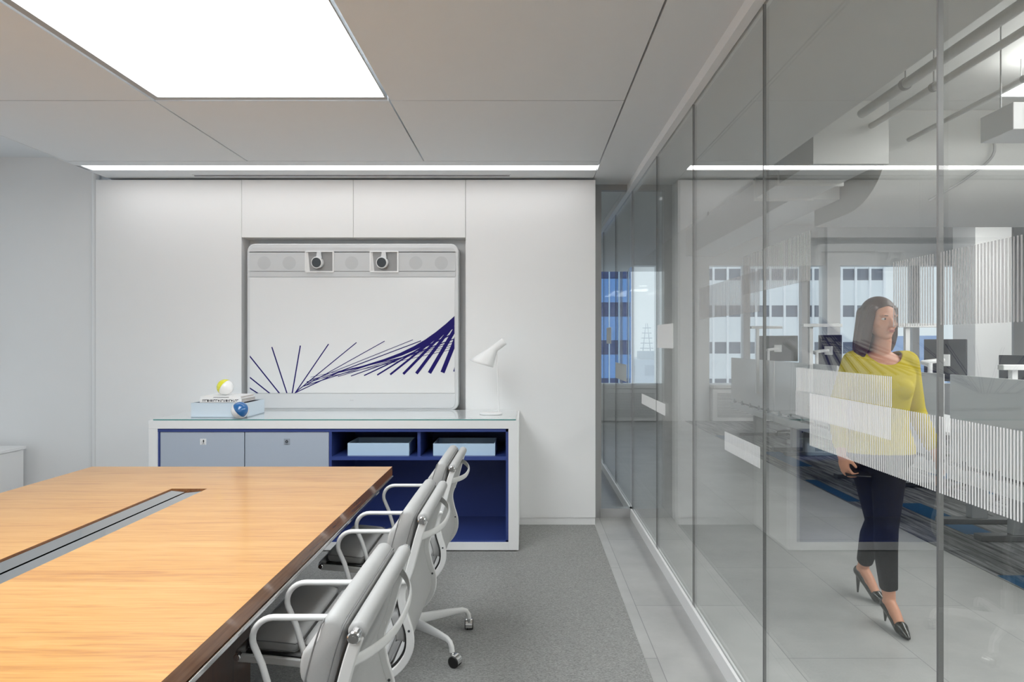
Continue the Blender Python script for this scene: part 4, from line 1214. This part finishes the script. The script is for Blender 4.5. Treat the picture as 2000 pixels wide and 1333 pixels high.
def limb(mb, pts, n=16):
    """tapered chain: list of (point, radius)"""
    for (p, r), (q, r2) in zip(pts, pts[1:]): mb.capsule(p, r, q, r2, n)
PO = (1.89, 3.48, 0)
person = empty('person', PO, 'walking woman in a yellow sweater, black trousers and black high heels behind the glass', 'person')
yaw = math.radians(-6)
BYc = 3.50
# joints (world)
hipR, hipL = V((1.825, 3.52, .875)), V((1.935, 3.49, .875))
kneR, ankR = V((1.872, 3.50, .49)), V((1.925, 3.745, .165))
kneL, ankL = V((1.828, 3.33, .50)), V((1.858, 3.355, .130))
toeR, toeL = V((1.965, 3.592, .022)), V((1.850, 3.185, .022))
shR, shL = V((1.762, 3.52, 1.340)), V((2.028, 3.50, 1.340))
elR, wrR = V((1.700, 3.58, 1.085)), V((1.678, 3.49, .855))
elL, wrL = V((2.105, 3.55, 1.085)), V((2.165, 3.46, .855))
neck0, hc = V((1.895, 3.52, 1.36)), V((1.884, 3.49, 1.567))
torso = [((1.887, 3.505, .80), .150, .095), ((1.887, 3.51, .86), .168, .108), ((1.888, 3.512, .92), .158, .102), ((1.890, 3.512, 1.00), .132, .088), ((1.892, 3.508, 1.06), .124, .084),
         ((1.893, 3.502, 1.14), .134, .095), ((1.895, 3.498, 1.21), .146, .106), ((1.895, 3.505, 1.28), .156, .094), ((1.895, 3.515, 1.335), .150, .075), ((1.895, 3.52, 1.375), .095, .056), ((1.895, 3.52, 1.40), .05, .045)]
def torso_add(mb, grow=0, lo=0, hi=99):
    mb.loft([ering(c, rx + grow, ry + grow, 32, yaw, .9) for c, rx, ry in torso if lo <= c[2] <= hi])
body = MB()
torso_add(body)
# bust
for s in (-1, 1): body.ball((1.893 + s * .062, 3.425, 1.20), (.056, .046, .056), 18, 12)
# neck
body.capsule(neck0, .052, V((1.898, 3.50, 1.46)), .048, 24)
# head frame
hy = math.radians(6); Fd = V((math.sin(hy), -math.cos(hy), 0)); Ld = V((math.cos(hy), math.sin(hy), 0)); Ud = V((0, 0, 1))
HM = Matrix((Ld, Fd, Ud)).transposed()
def hp(l, f, u): return hc + Ld * l + Fd * f + Ud * u
body.ball(hp(0, -.012, .028), (.071, .090, .084), 32, 20, HM)
body.ball(hp(0, .018, -.010), (.062, .070, .088), 32, 20, HM)
body.ball(hp(0, .032, -.062), (.044, .048, .040), 28, 16, HM)
body.ball(hp(0, .058, -.088), (.024, .022, .018), 20, 12, HM)      # chin
for s in (-1, 1):
    body.ball(hp(s * .034, .056, -.026), (.022, .020, .022), 16, 10, HM)   # cheek
    body.ball(hp(s * .030, .074, .020), (.022, .012, .008), 16, 10, HM)    # brow
    body.ball(hp(s * .070, -.005, -.008), (.010, .018, .030), 16, 12, HM)  # ear
    body.ball(hp(s * .009, .094, -.038), (.008, .009, .007), 12, 8, HM)
body.capsule(hp(0, .082, .008), .0075, hp(0, .104, -.030), .0105, 14)
body.ball(hp(0, .088, -.060), (.022, .010, .008), 18, 10, HM)
# arms
limb(body, [(shR, .050), (elR, .038), (wrR, .025)]); limb(body, [(shL, .050), (elL, .038), (wrL, .025)])
# hands
def hand(mb, w, down, side, palmn, curl):
    """w wrist; down = finger direction; side = thumb side; palmn = palm normal"""
    down.normalize(); side = (side - down * side.dot(down)).normalized(); pn = down.cross(side).normalized()
    if pn.dot(palmn) < 0: pn = -pn
    M = Matrix((side, pn, down)).transposed()
    mb.capsule(w, .024, w + down * .03, .022, 14)
    mb.ball(w + down * .055, (.037, .0145, .050), 20, 14, M)
    tips = []
    for k, (o_, ln) in enumerate(((.027, .066), (.010, .075), (-.008, .070), (-.025, .055))):
        b = w + down * (.092 - abs(o_) * .25) + side * o_
        c1, c2_, c3 = curl
        d1 = (down * math.cos(c1) + pn * math.sin(c1)); d2 = (down * math.cos(c1 + c2_) + pn * math.sin(c1 + c2_)); d3 = (down * math.cos(c1 + c2_ + c3) + pn * math.sin(c1 + c2_ + c3))
        p1 = b + d1 * ln * .48; p2 = p1 + d2 * ln * .30; p3 = p2 + d3 * ln * .24
        limb(mb, [(b, .0088), (p1, .0082), (p2, .0075), (p3, .0066)], 10); tips.append(p3)
    tb_ = w + down * .032 + side * .026
    t1_ = tb_ + (side * .7 + down * .7 + pn * .35).normalized() * .036
    t2_ = t1_ + (down * .9 + pn * .5 + side * .1).normalized() * .028
    limb(mb, [(w + down * .02 + side * .012, .014), (tb_, .012), (t1_, .0098), (t2_, .008)], 10)
    return pn
hR_d = V((.10, -.30, -1)); hL_d = V((.08, -.25, -1))
hand(body, wrR, hR_d, V((.25, -1, .3)), V((1, .2, 0)), (.55, .8, .5))
hand(body, wrL, hL_d, V((-.2, -1, .3)), V((-1, .1, 0)), (.25, .35, .25))
# legs
limb(body, [(hipR + V((0, .01, -.03)), .082), (kneR, .048)]); limb(body, [(kneR, .044), (kneR.lerp(ankR, .32) + V((0, .014, 0)), .045), (ankR, .030)])
limb(body, [(hipL + V((0, .01, -.03)), .082), (kneL, .048)]); limb(body, [(kneL, .044), (kneL.lerp(ankL, .32) + V((0, .02, 0)), .045), (ankL, .030)])
def foot_add(mb, ank, toe, g=0.0):
    d = (toe - ank); dh = V((d.x, d.y, 0)).normalized()
    heel = ank - dh * .030 + V((0, 0, -.030)); ball_ = toe - dh * .055 + V((0, 0, .012))
    limb(mb, [(ank, .030 + g), (heel, .024 + g)]); limb(mb, [(ank + V((0, 0, -.008)), .029 + g), (ank.lerp(ball_, .5) + V((0, 0, .006)), .026 + g), (ball_, .024 + g)])
    limb(mb, [(heel, .024 + g), (ball_, .022 + g)])
    limb(mb, [(ball_, .025 + g), (toe - dh * .012 + V((0, 0, -.003)), .013 + g)])
    return dh, heel, ball_
foot_add(body, ankR, toeR); foot_add(body, ankL, toeL)
put(bake(body, 'body', .0042, 5, .5), 'body', SKIN, person, PO)
# sweater
sw = MB()
torso_add(sw, .010, .85)
for s in (-1, 1): sw.ball((1.893 + s * .060, 3.425, 1.205), (.064, .052, .062), 18, 12)
for sh_, el_, wr_ in ((shR, elR, wrR), (shL, elL, wrL)):
    limb(sw, [(sh_.lerp(V((1.895, 3.515, 1.36)), .35), .052), (sh_, .060), (sh_.lerp(el_, .5), .053), (el_, .047), (el_.lerp(wr_, .78), .036)])
nc = V((1.898, 3.47, 1.425))
def keep_sw(c):
    # scoop neckline
    q = V(((c.x - nc.x) / .098, (c.y - nc.y) / .13, (c.z - nc.z) / (.105)))
    return q.length > 1 and c.z < 1.405
put(bake(sw, 'sweater', .006, 6, .5), 'sweater', SWEAT, person, PO, keep=keep_sw, thick=.004)
# trousers
tr = MB()
tr.loft([ering(c, rx + .008, ry + .008, 32, yaw, .9) for c, rx, ry in torso if c[2] <= .93])
for h_, k_, a_, e in ((hipR, kneR, ankR, .90), (hipL, kneL, ankL, .88)):
    limb(tr, [(h_ + V((0, .008, -.02)), .093), (h_.lerp(k_, .5), .074), (k_, .054)])
    hem = k_.lerp(a_, e)
    limb(tr, [(k_, .054), (k_.lerp(a_, .32) + V((0, .014, 0)), .054), (hem, .039), (a_, .040)])
def keep_tr(c):
    for k_, a_, e in ((kneR, ankR, .86), (kneL, ankL, .84)):
        hem = k_.lerp(a_, e); d = (a_ - k_).normalized()
        if (V(c) - hem).dot(d) > 0 and (V(c) - hem).length < .16: return False
    return True
put(bake(tr, 'trousers', .006, 6, .5), 'trousers', PANTS, person, PO, keep=keep_tr, thick=.003)
# shoes
for ank, toe in ((ankR, toeR), (ankL, toeL)):
    mb = MB(); dh = V((toe.x - ank.x, toe.y - ank.y, 0)).normalized()
    heel = ank - dh * .032 + V((0, 0, -.034)); ball_ = toe - dh * .055 + V((0, 0, .012))
    limb(mb, [(heel, .029), (heel.lerp(ball_, .5) + V((0, 0, -.006)), .024), (ball_ + V((0, 0, -.002)), .030)])
    limb(mb, [(ball_ + V((0, 0, .0)), .031), (toe - dh * .02, .021), (toe + dh * .012 + V((0, 0, -.008)), .009)])
    me = bake(mb, 'shoe', .0035, 3, .5)
    sd = V((-dh.y, dh.x, 0)); toe_=toe.copy(); ball__ = ball_.copy(); heel_ = heel.copy()
    def keep_sh(c, dh=dh, heel=heel_, b=ball__):
        t = (V(c) - heel).dot(dh); L_ = (b - heel).dot(dh); q = max(0, min(1, t / L_))
        zc = heel.z + (b.z - heel.z) * q
        if t < 0: return c.z < heel.z + .032
        if t < L_ - .006: return c.z < zc + .006 + .018 * (1 - q)
        return True
    so_ = put(me, 'shoe', SHOE, person, PO, keep=keep_sh, thick=.002)
    mb = MB(); mb.cyl(heel + V((0, 0, -.018)) - dh * .006, V((heel.x, heel.y, .003)) - dh * .010, .014, .0045, 14)
    mb.build('stiletto_heel', SHOE, so_, off=PO, smooth=50)
# hair
hr = MB()
hr.ball(hp(0, -.022, .036), (.081, .094, .088), 28, 18, HM)
def strand(pts): limb(hr, pts, 14)
# curtain to the sitter's right (image left), long
for l, f_, r in ((-.066, -.02, .026), (-.060, -.055, .030), (-.040, -.085, .032), (0, -.10, .034), (.040, -.085, .032), (.062, -.05, .026)):
    strand([(hp(l, f_, .04), r), (hp(l * 1.15, f_ - .005, -.05), r * 1.02), (hp(l * 1.2 - .006, f_ - .012, -.13), r * .95), (hp(l * 1.1 - .02, f_ - .015, -.19), r * .65)])
strand([(hp(-.060, .035, .055), .020), (hp(-.076, .020, -.01), .019), (hp(-.084, .008, -.09), .023), (hp(-.094, .002, -.155), .021), (hp(-.104, .0, -.195), .012), (hp(-.108, .0, -.215), .005)])
strand([(hp(-.075, -.02, 0), .024), (hp(-.092, -.02, -.10), .030), (hp(-.108, -.016, -.17), .026), (hp(-.118, -.012, -.205), .016), (hp(-.122, -.012, -.225), .006)])
strand([(hp(.056, .030, .055), .018), (hp(.074, .006, -.01), .017), (hp(.076, -.002, -.08), .019), (hp(.070, -.006, -.13), .016), (hp(.066, -.006, -.16), .007)])
hm = bake(hr, 'hair', .005, 5, .5)
def keep_h(c):
    q = HM.transposed() @ (V(c) - hc)
    # open the face
    if q.y > .030 and q.z < .072 - abs(q.x) * .35 and abs(q.x) < .060: return False
    return True
put(hm, 'hair', HAIR, person, PO, keep=keep_h, thick=.003)
for s in (-1, 1):
    e = MB().ball(hp(s * .030, .074, .002), (.0115, .0105, .0062), 16, 12, HM).build('eye', EYEW, person, off=PO, smooth=80)
    MB().ball(hp(s * .030 + .001, .0822, .002), (.0052, .003, .0052), 12, 8, HM).build('iris', EYED, e, off=PO, smooth=80)
    MB().capsule(hp(s * .018, .089, .018), .0022, hp(s * .042, .080, .021), .0018, 8).build('eyebrow', HAIR, person, off=PO, smooth=80)
MB().ball(hp(0, .0955, -.0575), (.018, .0035, .0036), 16, 8, HM).ball(hp(0, .0945, -.0640), (.015, .0035, .0042), 16, 8, HM).build('lips', LIPS, person, off=PO, smooth=80)
# phone in the right hand
ph = wrR + V((.02, -.030, -.098))
dd = V((1, -.28, -.02)).normalized(); uu = V((.28, 1, .25)).normalized(); uu = (uu - dd * uu.dot(dd)).normalized(); nn = dd.cross(uu)
o = MB().obox(ph + dd * .045, dd, uu, nn, .060, .034, .004).build('phone', BLACK, None, bevel=.003)
tag(o, 'dark phone held low in the walking woman\'s right hand', 'phone')

# ================================================================== WORLD, CAMERA
w = bpy.data.worlds.new('sky'); sc.world = w; w.use_nodes = True; nt = w.node_tree
for n in list(nt.nodes): nt.nodes.remove(n)
out = nt.nodes.new('ShaderNodeOutputWorld'); bg = nt.nodes.new('ShaderNodeBackground'); nt.links.new(bg.outputs[0], out.inputs[0])
tc = nt.nodes.new('ShaderNodeTexCoord'); sp = nt.nodes.new('ShaderNodeSeparateXYZ'); nt.links.new(tc.outputs['Generated'], sp.inputs[0])
cr = nt.nodes.new('ShaderNodeValToRGB'); nt.links.new(sp.outputs[2], cr.inputs[0])
cr.color_ramp.elements[0].position = 0.0; cr.color_ramp.elements[0].color = (.76, .83, .90, 1)
cr.color_ramp.elements[1].position = .5; cr.color_ramp.elements[1].color = (.82, .89, .96, 1)
nt.links.new(cr.outputs[0], bg.inputs[0]); bg.inputs[1].default_value = 1.0
cam = bpy.data.cameras.new('camera'); co = bpy.data.objects.new('camera', cam); COL.objects.link(co); sc.camera = co
cam.sensor_fit = 'HORIZONTAL'; cam.sensor_width = 36; cam.lens = 36 * F / 2000
co.location = (0, 0, H); co.rotation_euler = (math.pi / 2, 0, 0)
cam.shift_x = -(CX - 1000) / 2000; cam.shift_y = (CY - 666.5) / 2000
cam.clip_start = .05; cam.clip_end = 2000
sc.view_settings.view_transform = 'Standard'; sc.view_settings.look = 'None'; sc.view_settings.gamma = 1; sc.view_settings.use_curve_mapping = False
sc.view_settings.exposure = 0.12
sc.cycles.max_bounces = 10; sc.cycles.diffuse_bounces = 5; sc.cycles.glossy_bounces = 5; sc.cycles.transparent_max_bounces = 24
sc.cycles.caustics_reflective = False; sc.cycles.caustics_refractive = False
sc.cycles.use_denoising = True; sc.cycles.sample_clamp_indirect = 6
